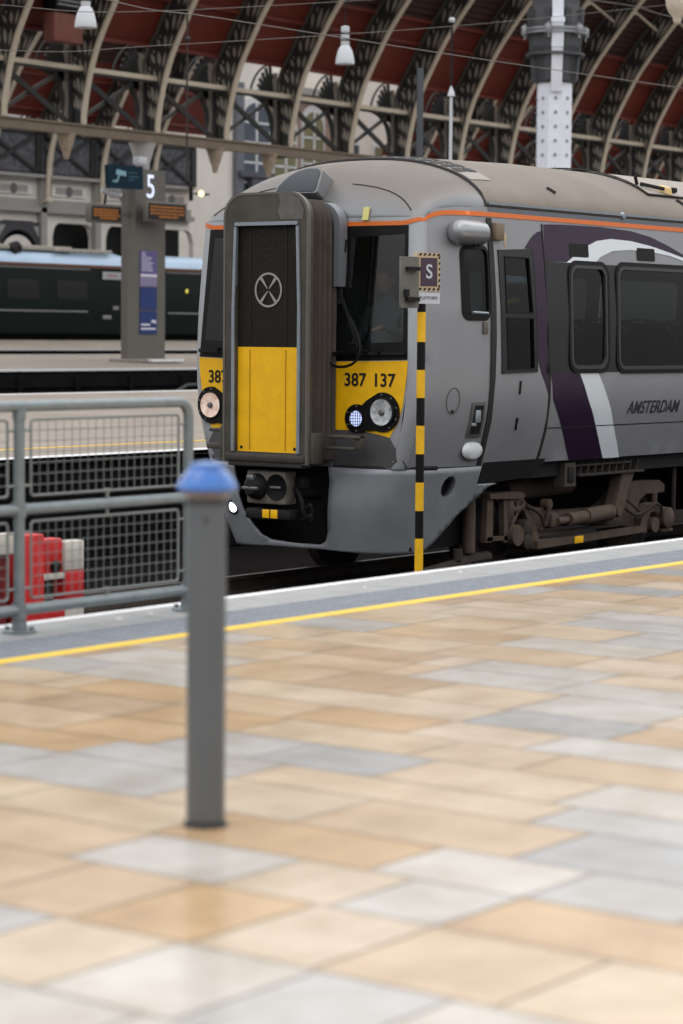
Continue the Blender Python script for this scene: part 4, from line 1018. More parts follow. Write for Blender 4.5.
q = MB(); q.cyl((10.08, 9.55, -.02), (10.08, 9.62, -.02), .035); q.box((10.08, 9.55, -.02), (.06, .02, .015), .003); q.build('shackle', M_dark, bs)
q = MB(); q.box((10.23, 9.60, .035), (.16, .10, .17), .008); q.build('white_block', M_wht, bs)
q = MB(); q.box((10.23, 9.60, -.135), (.16, .10, .17), .008); q.build('red_block', M_red, bs)
q = MB(); q.box((10.23, 9.60, -.305), (.16, .10, .17), .008); q.build('white_block', M_wht, bs)
q = MB(); q.box((9.5, 10.4, .0), (.30, 1.7, .32), .02); q.box((9.65, 9.7, -.95), (1.6, .12, .14), .01); q.box((9.65, 10.7, -.95), (1.6, .12, .14), .01); q.bar((9.2, 9.75, -.95), (9.6, 9.75, -.05), .08, .08); q.box((9.62, 9.78, -.5), (.9, .2, 1.0), .01); q.build('buffer_frame', M_redd, bs); bs.location = bs.location + Vector((-.08, 0, -.03))

# ------------------------------------------------------------------ striped stop-board pole
PXp, PYp = 15.545, 10.9
sp = empty('stop_board_post', (PXp, PYp, -1.05), 'yellow and black striped post carrying a small S board beside the train nose', 'signpost')
PR = .033
zb = [-1.12, -.54, -.315, -.095, .13, .355, .58, .80, 1.02, 1.24, 1.475]
q = MB(); q.cyl((PXp, PYp, -1.12), (PXp, PYp, 1.56), PR, PR, 24); pp = q.build('post', M_black, sp)
for k in range(len(zb) - 1):
    if k % 2 == 1 or k == 0: 
        z0, z1 = zb[k], zb[k + 1]
        q = MB(); q.cyl((PXp, PYp, z0), (PXp, PYp, z1), PR + .001, PR + .001, 24, False); q.build('yellow_band', M_yelpole, pp)
nx = Vector((.955, -.296, 0)).normalized(); nz = Vector((0, 0, 1)); 
F_ = frame_map((15.565, PYp - .05, 1.785), nx, nz)
q = MB(); q.prism(rrect(-.115, -.145, .115, .155, .004, 2), F_(.0), F_(-.05)); sg_ = q.build('sign_board', M_tan, sp)
q = MB(); q.surf([(-.082, -.108), (.085, -.108), (.085, .115), (-.082, .115)], [], F_(.002), .3); q.build('purple_face', M_signp, sg_)
q = MB(); add_text(q, 'S', .155, lambda u, v: F_(.004)(u + .003, v + .003), thick=.002); q.build('lettering_s', M_ply, sg_)
q = MB()
for k in range(5):
    for v in (-.139, .132):
        u = -.10 + k * .045; q.add([F_(.003)(*p) for p in [(u, v), (u + .022, v), (u + .032, v + .018), (u + .010, v + .018)]], [(0, 1, 2, 3)])
for k in range(6):
    v = -.12 + k * .045; q.add([F_(.003)(*p) for p in [(.097, v), (.113, v + .008), (.113, v + .028), (.097, v + .020)]], [(0, 1, 2, 3)])
q.build('hazard_dashes', M_black, sg_)
q = MB(); q.prism(rrect(-.115, -.245, .115, -.158, .003, 2), F_(.0), F_(-.03)); sb_ = q.build('platform_plate', M_ply, sp)
q = MB(); add_text(q, 'PLATFORM', .036, lambda u, v: F_(.003)(u, v - .20)); q.build('lettering_platform', M_dark, sb_)
q = MB(); F2 = frame_map((15.375, PYp + .0, 1.71), nx, nz); q.prism(rrect(-.085, -.205, .095, .195, .008, 2), F2(.0), F2(-.02)); q.build('bracket_plate', M_plate, sp)
q = MB(); q.prism([(-.04, .085), (.07, .085), (.07, .115), (-.04, .115)], F2(.05), F2(0)); q.build('clamp', M_dark, sp); q = MB(); q.prism([(-.04, -.155), (.07, -.155), (.07, -.12), (-.04, -.12)], F2(.05), F2(0)); q.prism([(-.055, -.115), (-.02, -.115), (-.02, -.06), (-.055, -.06)], F2(.03), F2(0)); q.build('clamp', M_dark, sp)
# ------------------------------------------------------------------ far platforms (the ground climbs gently away)
def platform(y0, y1, z0, z1, name):
    q = MB(); xa, xb = -20, 150
    q.add([(xa, y0, z0), (xb, y0, z0), (xb, y1, z1), (xa, y1, z1)], [(0, 1, 2, 3)])
    q.add([(xa, y0, z0 - .004), (xb, y0, z0 - .004), (xb, y1, z1 - .004), (xa, y1, z1 - .004), (xa, y0, z0 - 1.1), (xb, y0, z0 - 1.1), (xb, y1, z1 - 1.1), (xa, y1, z1 - 1.1)], [(0, 4, 5, 1), (2, 6, 7, 3), (1, 5, 6, 2), (3, 7, 4, 0), (4, 7, 6, 5)])
    q.mi = [0] + [1] * 5
    return struct(q.build(name, [M_conc, M_wallf], None, smooth=False))
def edge_line(y, z, w, m, name, dz=.003):
    q = MB(); q.box((65, y + w / 2, z + dz - .02), (170, w, .04)); return struct(q.build(name, m, None))
platform(17.25, 29.2, 0, .23, 'floor'); edge_line(17.2, 0, .62, M_coping, 'trim_7'); edge_line(17.2, 0.002, .30, M_stone_white, 'trim_8'); edge_line(18.35, .022, .12, M_yline, 'trim_9')
edge_line(28.75, .225, .45, M_stone_white, 'trim_10')
platform(39.0, 49.6, .40, .62, 'floor'); edge_line(38.95, .40, .75, M_stone_white, 'trim_11', .01); edge_line(49.2, .61, .4, M_coping, 'trim_12')
q = MB(); q.add([(-20, 29.1, -.9), (150, 29.1, -.9), (150, 39.1, -.62), (-20, 39.1, -.62)], [(0, 1, 2, 3)]); struct(q.build('floor', M_ballast, None, smooth=False))
q = MB(); q.add([(-20, 49.5, -.4), (150, 49.5, -.4), (150, 53.1, -.35), (-20, 53.1, -.35)], [(0, 1, 2, 3)]); struct(q.build('floor', M_ballast, None, smooth=False))
platform(53.1, 55.9, .72, 1.0, 'floor'); edge_line(53.0, .72, .9, M_stone_white, 'trim_13', .01)
q = MB(); q.add([(-20, 55.85, -.35), (150, 55.85, -.35), (150, 60.5, -.2), (-20, 60.5, -.2)], [(0, 1, 2, 3)]); struct(q.build('floor', M_ballast, None, smooth=False))
platform(60.3, 90, 1.0, 1.6, 'floor')
# dark wall face, pipe run and plinth in the far pit
q = MB(); q.box((65, 38.96, -.15), (170, .06, .9)); q.box((65, 38.9, .02), (170, .06, .05)); q.box((65, 38.9, -.3), (170, .08, .05))
for k in range(40): q.box((30 + k * 1.9, 38.9, -.15), (.14, .08, .8))
struct(q.build('wall_pit', M_wallf, None, smooth=False))
q = MB()
for y in (31.4, 32.9, 35.4, 36.9): q.box((65, y, -.55), (170, .07, .14))
struct(q.build('trim_14', M_railst, None, smooth=False))
q = MB(); q.tube([(38.4, 38.74, -.18), (41.2, 38.74, -.18), (41.7, 38.74, -.32), (43, 38.74, -.32)], .05, 8); q.tube([(43.0, 38.74, -.32), (44.6, 38.74, -.22), (45.2, 38.74, 0.0), (52, 38.74, .06)], .045, 8); q.box((43.42, 38.72, -.30), (.16, .1, .22), .02)
tag(q.build('drain_pipe', mat('pipe_grey', (70, 70, 70), .7), None), 'dark bent pipe run along the wall of the farther track pit', 'pipe')

# ------------------------------------------------------------------ platform five totem and its boards
TZ = .49
tt = empty('platform_totem', (48.4, 43.0, TZ), 'tall grey steel platform totem bearing a white numeral five and blue posters', 'sign totem')
q = MB(); q.prism([(47.80, 43.30), (47.72, 42.99), (47.80, 42.80), (49.20, 42.97), (49.20, 43.35), (48.3, 43.45)], lambda u, v: (u, v, TZ), lambda u, v: (u, v, 5.62)); q.build('body', M_totem, tt, ang=12)
def tf(o0, o1):                                       # right-hand face of the totem
    a = Vector((47.80, 42.80, 0)); c = Vector((49.20, 42.96, 0)); ux = (c - a).normalized(); return frame_map(a, ux, (0, 0, 1))
TF = tf(0, 0)
q = MB(); add_text(q, '5', .88, lambda u, v: TF(.02)(u + .68, v + 5.14), thick=.004); q.build('numeral_five', M_lit5, tt)
q = MB(); q.prism([(.21, 2.76), (.98, 2.76), (.98, 3.46), (.21, 3.46)], TF(.02), TF(0)); pz = q.build('timetable_poster', M_postl, tt)
q = MB(); q.add([TF(.024)(*p) for p in [(.21, 2.765), (.98, 2.765), (.98, 2.84), (.21, 2.84)]], [(0, 1, 2, 3)]); 
for k in range(8): w = [.16, .20, .46, .40, .55, .44, .50, .52][k]; q.add([TF(.024)(*p) for p in [(.27, 3.39 - k * .066), (.27 + w, 3.39 - k * .066), (.27 + w, 3.416 - k * .066), (.27, 3.416 - k * .066)]], [(0, 1, 2, 3)])
q.build('poster_lines', M_postw, pz)
q = MB(); q.prism([(.21, 2.51), (.98, 2.51), (.98, 2.75), (.21, 2.75)], TF(.02), TF(0)); p3 = q.build('notice_poster', mat('poster_pale', (134, 128, 160), .5), tt)
q = MB(); q.prism([(.21, 1.90), (.98, 1.90), (.98, 2.49), (.21, 2.49)], TF(.02), TF(0)); q.build('blue_poster', M_postb, tt)
q = MB(); q.prism([(.21, 1.24), (.98, 1.24), (.98, 1.86), (.21, 1.86)], TF(.02), TF(0)); p2 = q.build('blue_poster', M_postb, tt)
q = MB()
for (u0, u1, v0) in ((.24, .66, 1.47), (.24, .92, 1.36)):
    q.add([TF(.024)(*p) for p in [(u0, v0), (u1, v0), (u1, v0 + .05), (u0, v0 + .05)]], [(0, 1, 2, 3)])
q.add([TF(.024)(*p) for p in [(.70, 1.56), (.94, 1.52), (.94, 1.61), (.76, 1.63)]], [(0, 1, 2, 3)])
q.build('poster_lines', M_postw, p2)
q = MB(); q.box((48.5, 43.05, TZ + .04), (1.7, 1.1, .10), .02); q.build('plinth', mat('plinth_grey', (140, 134, 128), .6), tt)
q = MB(); q.box((48.6, 42.4, TZ + .05), (1.3, .16, .08), .01); q.build('plinth_step', M_stone_white, tt)
# hanging cctv sign board, tilted
cs = empty('camera_sign', (47.0, 42.5, 5.0), 'dark teal board with a pale camera pictogram at the top of the totem', 'sign')
CF = frame_map((47.0, 42.4, 5.32), (1, -.05, .02), (.05, 0, 1))
q = MB(); q.prism([(-.62, -.30), (.64, -.30), (.60, .30), (-.70, .30)], CF(0), CF(-.12)); cb = q.build('board', M_teal, cs)
q = MB(); q.prism([(-.40, .06), (-.02, .02), (-.02, .14), (-.36, .20)], CF(.012), CF(.002)); q.add([CF(.012)(*p) for p in [(-.30, .06), (-.24, .05), (-.32, -.14), (-.50, -.14), (-.50, -.09), (-.36, -.09)]], [(0, 1, 2, 3, 4, 5)]); q.build('camera_pictogram', M_tealt, cb)
q = MB()
for v, w in ((.10, .30), (.0, .36), (-.08, .24)): q.add([CF(.006)(*p) for p in [(.08, v), (.08 + w, v), (.08 + w, v + .03), (.08, v + .03)]], [(0, 1, 2, 3)])
q.build('sign_lines', mat('sign_line_teal', (44, 92, 110), .5), cb)
# departure boards either side
for nm, x0, x1, z0, z1, lb in (('departure_board', 46.09, 47.36, 4.13, 4.62, 'amber departure display on the left side of the totem'), ('departure_board', 47.78, 49.42, 4.21, 4.76, 'amber departure display on the right side of the totem')):
    e = empty(nm, ((x0 + x1) / 2, 42.9, z0), lb, 'display')
    DYb = 0.0 if x0 < 47 else -.46
    q = MB(); q.box(((x0 + x1) / 2, 42.92 + DYb, (z0 + z1) / 2), (x1 - x0, .14, z1 - z0), .02); cse = q.build('casing', M_totem, e)
    q = MB(); q.box(((x0 + x1) / 2, 42.845 + DYb, (z0 + z1) / 2), (x1 - x0 - .16, .02, z1 - z0 - .12)); q.build('screen', M_board, e)
    q = MB(); n = 4
    for r in range(n):
        z = z1 - .12 - r * (z1 - z0 - .2) / n; xx = x0 + .14
        xe = x1 - .14 if r < 3 else x0 + .14 + (x1 - x0) * .72
        if r == 3: xx = x0 + (x1 - x0) * .3
        while xx < xe - .05:
            w = random.uniform(.05, .16); q.box((xx + w / 2, 42.832 + DYb, z - .03), (min(w, xe - xx), .006, .045)); xx += w + .03
    q.build('amber_text', M_amber, e)
    q = MB()
    if x0 < 47: q.box((47.53, 42.93, 4.4), (.36, .08, .10), .01)
    else: q.box((48.5, 42.69, 4.5), (.5, .34, .12), .01)
    q.build('mounting_arm', M_totem, e)
ca = empty('security_camera', (46.9, 43.0, 4.9), 'white dome-ended security camera beside the totem under the teal board', 'camera')
q = MB(); q.cyl((46.6, 42.9, 4.98), (47.05, 42.6, 4.86), .09, .07, 14); q.build('housing', M_lampw, ca)
q = MB(); q.bar((46.75, 42.93, 4.63), (46.75, 42.87, 4.92), .05, .05); q.cyl((47.05, 42.6, 4.86), (47.08, 42.58, 4.85), .05, .05, 12); q.build('bracket', M_dark, ca)

# ------------------------------------------------------------------ dark green coaches at the far platform
def coach(x0, x1, label, yc=57.4, nwin=True, stripe=True):
    zb = .86
    e = empty('railway_coach', ((x0 + x1) / 2, yc, -.1), label, 'coach', 'dark green coaches at the far platform')
    prof = [(-1.25, zb + .35), (-1.38, zb + .9), (-1.40, zb + 1.5), (-1.38, zb + 2.1), (-1.30, zb + 2.62)]
    def sidep(X, z): return (X, yc + lerp_tab(z, [p[1] for p in prof], [p[0] for p in prof]), z)
    q = MB(); sec = prof + [(1.30, zb + 2.62), (1.38, zb + 2.1), (1.40, zb + 1.5), (1.38, zb + .9), (1.25, zb + .35)]
    q.prism(sec, lambda u, v: (x0, yc + u, v), lambda u, v: (x1, yc + u, v)); q.build('body', M_green, e)
    q = MB(); rs = [(-1.30, zb + 2.66), (-1.22, zb + 2.86), (-1.02, zb + 3.04), (-.6, zb + 3.14), (0, zb + 3.17), (.6, zb + 3.14), (1.02, zb + 3.04), (1.3, zb + 2.66)]
    q.prism(rs, lambda u, v: (x0 + .1, yc + u, v), lambda u, v: (x1 - .1, yc + u, v)); q.build('roof', M_croof, e)
    q = MB(); q.box(((x0 + x1) / 2, yc - 1.32, zb + 2.64), (x1 - x0, .06, .10)); q.build('brown_line', M_cbrown, e)
    q = MB(); q.box(((x0 + x1) / 2, yc, zb + .15), (x1 - x0 - .6, 2.3, .5)); q.box(((x0 + x1) / 2, yc, zb - .4), (x1 - x0 - 1.5, 2.2, .7)); q.build('underframe', M_cund, e)
    q = MB(); q.bar(sidep(x0 + .2, zb + 1.11), sidep(x1 - 2.2, zb + 1.11), .02, .05, (0, 1, 0)); q.build('grey_stripe', M_cgrey, e)
    q = MB(); q.bar(sidep(x0 + .2, zb + 2.54), sidep(x1 - 2.0, zb + 2.54), .03, .045, (0, 1, 0)); q.build('pale_line', M_cgrey, e)
    return e, sidep, zb
e1, sp1, zb1 = coach(38.0, 62.35, 'dark green coach with pale blue roof edge left of the grey platform totem')
yc = 57.4
x = 60.2 - 1.55
while x > 39:
    q = MB(); a, c = x, x + 1.5
    q.surf(rrect(a, zb1 + 1.50, c, zb1 + 2.14, .1, 4), [], lambda u, v: (u, sp1(u, v)[1] - .01, v), .3); q.build('window', M_cwin, e1); x -= 2.35
q = MB(); q.box((61.35, yc - 1.40, zb1 + 2.35), (.92, .03, .26)); rb = q.build('route_plate', mat('plate_pale', (176, 182, 188), .5), e1)
q = MB(); q.box((61.35, yc - 1.42, zb1 + 2.35), (.5, .01, .05)); q.build('plate_lines', mat('plate_red', (170, 110, 110), .5), rb)
q = MB(); q.box((61.55, yc - 1.40, zb1 + 1.25), (.28, .03, .13), .01); q.build('data_panel', M_cgrey, e1)
q = MB(); q.box((61.10, yc - 1.40, zb1 + .93), (.42, .03, .13), .01); q.build('data_panel', M_cgrey, e1)
q = MB()
q.box((58.0, yc - .5, zb1 + 3.2), (3.6, 1.0, .16), .03); 
for k in range(10): q.box((59.0 + k * .28, yc - .75, zb1 + 3.16), (.14, .9, .12), .02)
q.build('roof_vents', mat('roof_pale', (178, 172, 162), .6), e1)
q = MB(); q.cyl((56.9, yc - .9, zb1 + 3.05), (57.3, yc - .9, zb1 + 3.22), .25, .2, 10); q.build('roof_pod', M_dark, e1)
e2, sp2, zb2 = coach(64.1, 88.0, 'dark green coach beyond the totem, its end door beside the grey train nose')
q = MB(); q.box((64.12, yc, zb2 + 1.5), (.10, 1.2, 2.1)); q.build('end_door', M_cund, e2)
for z_, x_ in ((1.75, 63.9), (1.75, 65.35)):
    pass
q = MB(); q.lathe([(0, .02), (.06, .015), (.075, 0)], n=12, M=Matrix.Translation(Vector((65.3, yc - 1.40, zb2 + 1.90))) @ Matrix.Rotation(PI / 2, 4, 'X')); q.build('door_light', mat('yellow_light', (230, 220, 90), .5, emit=(230, 220, 90), estr=.5), e2)
q = MB(); q.lathe([(0, .02), (.06, .015), (.075, 0)], n=12, M=Matrix.Translation(Vector((61.9 + .25, yc - 1.40, zb1 + 1.90))) @ Matrix.Rotation(PI / 2, 4, 'X')); q.build('door_light', mat('yellow_light', (230, 220, 90), .5), e1)
q = MB()
for k in range(5): q.box((62.5 + k * .35, yc, zb1 + 1.45), (.2, 1.5 if k % 2 else 1.7, 2.3), .03)
q.build('corridor_connection', M_black, e1)

# ------------------------------------------------------------------ iron roof: ribs, girders, cladding
IN = [(0, 6.6), (0, 7.1), (.05, 7.45), (.15, 7.95), (.27, 8.38), (.48, 8.95), (.72, 9.42), (1.0, 9.9), (1.4, 10.55), (1.97, 11.28), (2.6, 12.0), (3.3, 12.75), (4.2, 13.6), (5.2, 14.4)]
OUT = [(-.50, 6.6), (-.50, 7.1), (-.50, 7.6), (-.50, 8.1), (-.49, 8.5), (-.42, 8.95), (-.25, 9.35), (.0, 9.72), (.40, 10.38), (.90, 11.12), (1.50, 11.85), (2.2, 12.6), (3.1, 13.45), (4.1, 14.3)]
def rib_meshes():
    """parts of one rib in local space: x across the rib, y = -dy, z absolute"""
    I = smooth_pts([(0, -d, z) for d, z in IN], 5); O = smooth_pts([(0, -d, z) for d, z in OUT], 5); n = len(I)
    fl = MB()
    for j in range(n - 1): fl.bar(I[j], I[j + 1], .17, .07, (1, 0, 0))
    of = MB()
    for j in range(n - 1):
        if O[j].z > 8.3: of.bar(O[j], O[j + 1], .24, .06, (1, 0, 0))
    web = MB(); vs = []; fs = []
    for sx in (-.025, .025):
        for j in range(n): vs += [(sx, I[j].y, I[j].z), (sx, O[j].y, O[j].z)]
    for k in (0, 2 * n):
        for j in range(n - 1): fs.append((k + 2 * j, k + 2 * j + 1, k + 2 * j + 3, k + 2 * j + 2))
    web.add(vs, fs)
    pet = MB()
    def lens(a, c, w):
        d = (c - a); nrm = Vector((0, -d.z, d.y)).normalized(); pts = []
        for i in range(9): t = i / 8; pts.append(a.lerp(c, t) + nrm * w * math.sin(PI * t))
        for i in range(7, 0, -1): t = i / 8; pts.append(a.lerp(c, t) - nrm * w * math.sin(PI * t))
        k = len(pts); pet.add([p + Vector((.034, 0, 0)) for p in pts] + [p - Vector((.034, 0, 0)) for p in pts], [tuple(range(k)), tuple(range(k, 2 * k))[::-1]])
    def P(t, s):
        j = min(int(t), n - 2); f = t - j; return I[j].lerp(I[j + 1], f).lerp(O[j].lerp(O[j + 1], f), s)
    t = 7.0
    while t < n - 4.5:
        lens(P(t, .20), P(t + 4.6, .30), .05); lens(P(t + .4, .36), P(t + 5.0, .60), .062); lens(P(t + .9, .58), P(t + 4.4, .88), .055); lens(P(t + 4.2, .72), P(t + 5.6, .84), .03)
        t += 5.3
    return fl, of, web, pet
fl, of, web, pet = rib_meshes()
def first_rib(name, label, group):
    e = empty(name, (0, 0, 0), label, 'roof rib', group)
    fl.build('inner_flange', M_cream, e); of.build('outer_flange', mat('outer_flange_taupe', (84, 78, 72), .7), e); web.build('web', M_iron, e, smooth=False); pet.build('web_ornament', M_taupe, e, smooth=False)
    q = MB(); q.bar((0, .47, 6.6), (0, .47, 9.0), .16, .12, (1, 0, 0)); q.bar((-.20, .52, 6.6), (-.14, .52, 9.15), .12, .1, (1, 0, 0)); q.build('post', M_cream_post, e)
    q = MB(); q.bar((-.08, .40, 6.6), (-.08, .40, 8.4), .07, .1, (1, 0, 0)); q.build('dark_post', M_iron, e)
    # fan bracket on the far side of the post
    q = MB()
    for k in range(7):
        a = math.radians(8 + k * 11); L_ = 1.25 - .07 * k
        p0 = Vector((-.2, .55, 8.15)); p1 = p0 + Vector((-math.sin(a) * L_ * .95, .0, math.cos(a) * L_)); q.bar(p0, p1, .05, .10, (0, 1, 0))
        if k < 6:
            pm = p0.lerp(p1, .72); q.lathe([(0, .03), (.09, .03), (.12, 0), (.09, -.03), (0, -.03)], n=10, M=Matrix.Translation(pm) @ Matrix.Rotation(PI / 2, 4, 'X'))
    arc = [Vector((-.2, .55, 8.15)) + Vector((-math.sin(math.radians(a)) * 1.2 * .95, 0, math.cos(math.radians(a)) * 1.25)) for a in range(0, 85, 8)]
    q.tube(arc, .035, 6); q.tube(smooth_pts([(-.2, .55, 7.0), (-.26, .55, 7.5), (-.45, .55, 8.0), (-.85, .55, 8.3), (-1.3, .55, 8.42)]), .06, 6); q.tube(smooth_pts([(-.22, .55, 7.4), (-.35, .55, 7.9), (-.6, .55, 8.2)]), .08, 6)
    q.build('fan_bracket', M_iron, e)
    return e
M_cream_post = mat('post_taupe', (136, 128, 118), .65, 0, .1, 3)
ORD = ['leftmost', 'second', 'third', 'fourth', 'fifth', 'sixth', 'seventh', 'eighth', 'ninth', 'tenth', 'eleventh', 'twelfth', 'thirteenth', 'fourteenth', 'fifteenth', 'sixteenth']
GA = 'cream-edged ribs rising from the nearer girder'; GB = 'cream-edged ribs rising from the farther girder'
r0 = first_rib('roof_rib', 'x', GA)
xsA = [42.40 + 3.045 * k for k in range(14)]
for k, X in enumerate(xsA):
    r = r0 if k == 0 else copy_tree(r0)
    r.location = (X, 45.3, 0.0); r['label'] = 'large curved iron roof rib on the nearer girder, %s from the left' % ORD[k] if k else 'large curved iron roof rib on the nearer girder, leftmost at the photo edge'
xsB = [64.65 + 3.045 * k for k in range(4)] + [92.1 + 3.045 * k for k in range(9)]
for k, X in enumerate(xsB):
    r = copy_tree(r0); r.location = (X, 65.0, .45); r['group'] = GB
    r['label'] = ('smaller curved roof rib seen between the nearer ribs at upper left, %s from the left' % ORD[k]) if k < 4 else ('far roof rib glimpsed between the nearer ribs right of the column, %s from the left' % (ORD[k - 4] if k > 4 else 'first'))
# girders with rails, braces
def girder(name, label, xa, xb, y, dz, xs, cat='girder'):
    e = empty(name, (xa, y, 6.6 + dz), label, cat)
    q = MB(); q.box(((xa + xb) / 2, y, 6.75 + dz), (xb - xa, .50, .24)); q.box(((xa + xb) / 2, y - .22, 6.87 + dz), (xb - xa, .16, .05)); q.box(((xa + xb) / 2, y - .22, 6.62 + dz), (xb - xa, .16, .05)); q.build('bottom_chord', M_girder, e)
    q = MB(); q.box(((xa + xb) / 2, y + .05, 8.42 + dz), (xb - xa, .12, .13)); q.build('upper_rail', M_cream, e)
    q = MB(); q.box(((xa + xb) / 2, y + .06, 8.32 + dz), (xb - xa, .10, .06)); q.build('rail_shadow_angle', M_iron, e)
    for X in xs:
        q = MB(); q.bar((X + .12, y + .28, 8.25 + dz), (X + 2.65, y + .28, 6.95 + dz), .06, .15, (0, 1, 0)); q.build('cross_brace', M_iron, e)
        q = MB(); q.bar((X + .12, y + .38, 7.1 + dz), (X + 2.3, y + .38, 8.25 + dz), .05, .11, (0, 1, 0)); q.build('cross_brace', mat('brace_grey', (70, 68, 66), .7), e)
    if y < 50:
        for X in (47.75, 54.0, 56.5):
            q = MB(); q.lathe([(0, -.72), (.07, -.70), (.11, -.52), (.17, -.36), (.24, -.13), (.28, 0)], (X, y - .05, 6.64), 10); q.build('corbel', mat('corbel_stone', (164, 148, 130), .8, 0, .2, 8), e)
    return e
girder('lattice_girder', 'long tan girder with crossed dark braces carrying the nearer roof ribs', 36.0, 84.6, 45.3, 0.0, [x + .1 for x in xsA])
girder('lattice_girder', 'smaller far girder with crossed braces seen through the nearer ribs on the right', 91.5, 122, 65.0, .45, xsB[4:])
sc = empty('support_column', (51.0, 45.4, .5), 'pale iron column carrying the nearer girder behind the totem', 'column')
q = MB(); q.lathe([(.34, 0), (.34, .3), (.22, .45), (.20, 5.5), (.26, 5.7), (.34, 5.95), (.40, 6.1)], (51.0, 45.4, .5), 18); q.build('shaft', mat('support_pale', (186, 184, 184), .6), sc)
fl_ = empty('floodlight', (50.4, 45.1, 6.0), 'small white floodlight on the pale column above the teal board', 'lamp')
q = MB(); q.box((50.45, 45.0, 6.05), (.36, .26, .22), .04); q.build('housing', M_lampw, fl_)
q = MB(); q.bar((50.5, 45.15, 6.1), (50.70, 45.26, 6.13), .06, .06); q.build('bracket', M_dark, fl_)
# zig-zag purlin braces high between the ribs
q = MB(); q.cur = 0
for X in xsA[8:]:
    q.bar((X, 43.1, 12.15), (X + 1.55, 43.1, 12.62), .06, .07); q.bar((X + 1.55, 43.1, 12.62), (X + 3.045, 43.1, 12.15), .06, .07)
tag(q.build('purlin_brace', M_cream, None), 'pale zig-zag purlin rods linking the roof ribs right of the white column', 'brace')
# cladding along the outer curve
def cladding(name, mt, za, zb, y0, dz, x0, x1, ribs, off=.05, batten=None, ridge=0):
    O = smooth_pts([(0, -d, z) for d, z in OUT], 8); pts = [p for p in O if za <= p.z <= zb]
    q = MB(); vs = []; fs = []; sub = []
    for i in range(len(pts) - 1):
        for t in (0, .5): sub.append(pts[i].lerp(pts[i + 1], t))
    sub.append(pts[-1])
    if ridge:
        fine = []
        L_ = sum((sub[i + 1] - sub[i]).length for i in range(len(sub) - 1)); n = int(L_ / .11)
        acc = [0]
        for i in range(len(sub) - 1): acc.append(acc[-1] + (sub[i + 1] - sub[i]).length)
        for k in range(n + 1):
            s = L_ * k / n; i = max(j for j in range(len(acc)) if acc[j] <= s + 1e-9); i = min(i, len(sub) - 2); t = (s - acc[i]) / (acc[i + 1] - acc[i]); p = sub[i].lerp(sub[i + 1], t); d = (sub[i + 1] - sub[i]).normalized(); nr = Vector((0, d.z, -d.y)); nr = nr if nr.y > 0 else -nr; fine.append(p + nr * (ridge if k % 2 else 0))
        sub = fine
    for p in sub: vs += [(x0, y0 + p.y + off, p.z + dz + off), (x1, y0 + p.y + off, p.z + dz + off)]
    fs = [(2 * i, 2 * i + 1, 2 * i + 3, 2 * i + 2) for i in range(len(sub) - 1)]
    q.add(vs, fs)
    if batten:
        for z in batten:
            p = min(sub, key=lambda s: abs(s.z - z)); q.box(((x0 + x1) / 2, y0 + p.y + off - .03, p.z + dz), (x1 - x0, .09, .10))
    return struct(q.build(name, mt, None, smooth=False))
cladding('ceiling', M_redp, 9.3, 11.25, 45.3, 0, 38, 84, None, batten=[9.35, 10.55, 11.2])
cladding('ceiling', M_redc, 11.2, 14.4, 45.3, 0, 38, 84, None, ridge=.05)
cladding('ceiling', M_redp, 9.0, 11.25, 65.0, .45, 60, 77.5, None, batten=[9.35, 10.55]); cladding('ceiling', M_redc, 11.2, 14.4, 65.0, .45, 60, 77.5, None, ridge=.05)
cladding('ceiling', M_redp, 9.0, 12.2, 65.0, .45, 90, 122, None, batten=[9.35, 10.55]); cladding('ceiling', M_redc, 12.15, 14.4, 65.0, .45, 90, 122, None, ridge=.05)
# red roof slopes of the span behind
q = MB(); q.box((58, 52.5, 9.1), (44, .2, 1.0)); q.box((58, 52.4, 8.62), (44, .3, .08)); struct(q.build('ceiling', M_redp, None, smooth=False)) if False else None
# plain valley roof over the nearer span's far side
# left: ventilator box and pale red box hung under the roof
vb = empty('ventilation_unit', (47.0, 44.2, 9.2), 'dark louvred ventilation unit over a pale red box between roof ribs at upper left', 'vent')
q = MB(); q.box((47.0, 44.55, 10.15), (1.3, .5, .85), .02); q.build('casing', M_black, vb)
q = MB()
for k in range(3): q.box((46.95, 44.28, 9.86 + k * .11), (1.1, .05, .05))
q.build('louvre', mat('louvre_pale', (120, 120, 122), .5), vb)
q = MB(); q.box((46.95, 44.6, 9.3), (1.1, .4, .75), .02); q.build('lower_box', mat('box_faded_red', (122, 72, 62), .7, 0, .15, 3), vb)

# lattice panels, frieze and arcade wall behind the coaches
LW = 65.25
q = MB(); 
xw0, xw1 = 56.0, 76.2
sol = [(xw0, 7.30), (xw1, 7.30), (xw1, 1.0), (xw0, 1.0)]
arches = []
X = 58.95
while X < 75.5:
    arches.append([(X, 3.2), (X + 2.3, 3.2), (X + 2.3, 5.0), (X + 2.17, 5.36), (X + 1.95, 5.5), (X + .35, 5.5), (X + .13, 5.36), (X, 5.0)]); X += 3.045
q.surf(sol, arches, lambda u, v: (u, LW, v), 1.5)
for A_ in arches:
    n = len(A_); q.add([(u, LW, v) for u, v in A_] + [(u, LW + .25, v) for u, v in A_], [(i, (i + 1) % n, n + (i + 1) % n, n + i) for i in range(n)])
struct(q.build('wall_arcade', M_stucco, None, smooth=False))
q = MB(); q.box(((xw0 + xw1) / 2, LW + .6, 4.2), (xw1 - xw0, .1, 3)); struct(q.build('wall_arcade_back', M_black, None, smooth=False))
X = 57.05 + 1.0
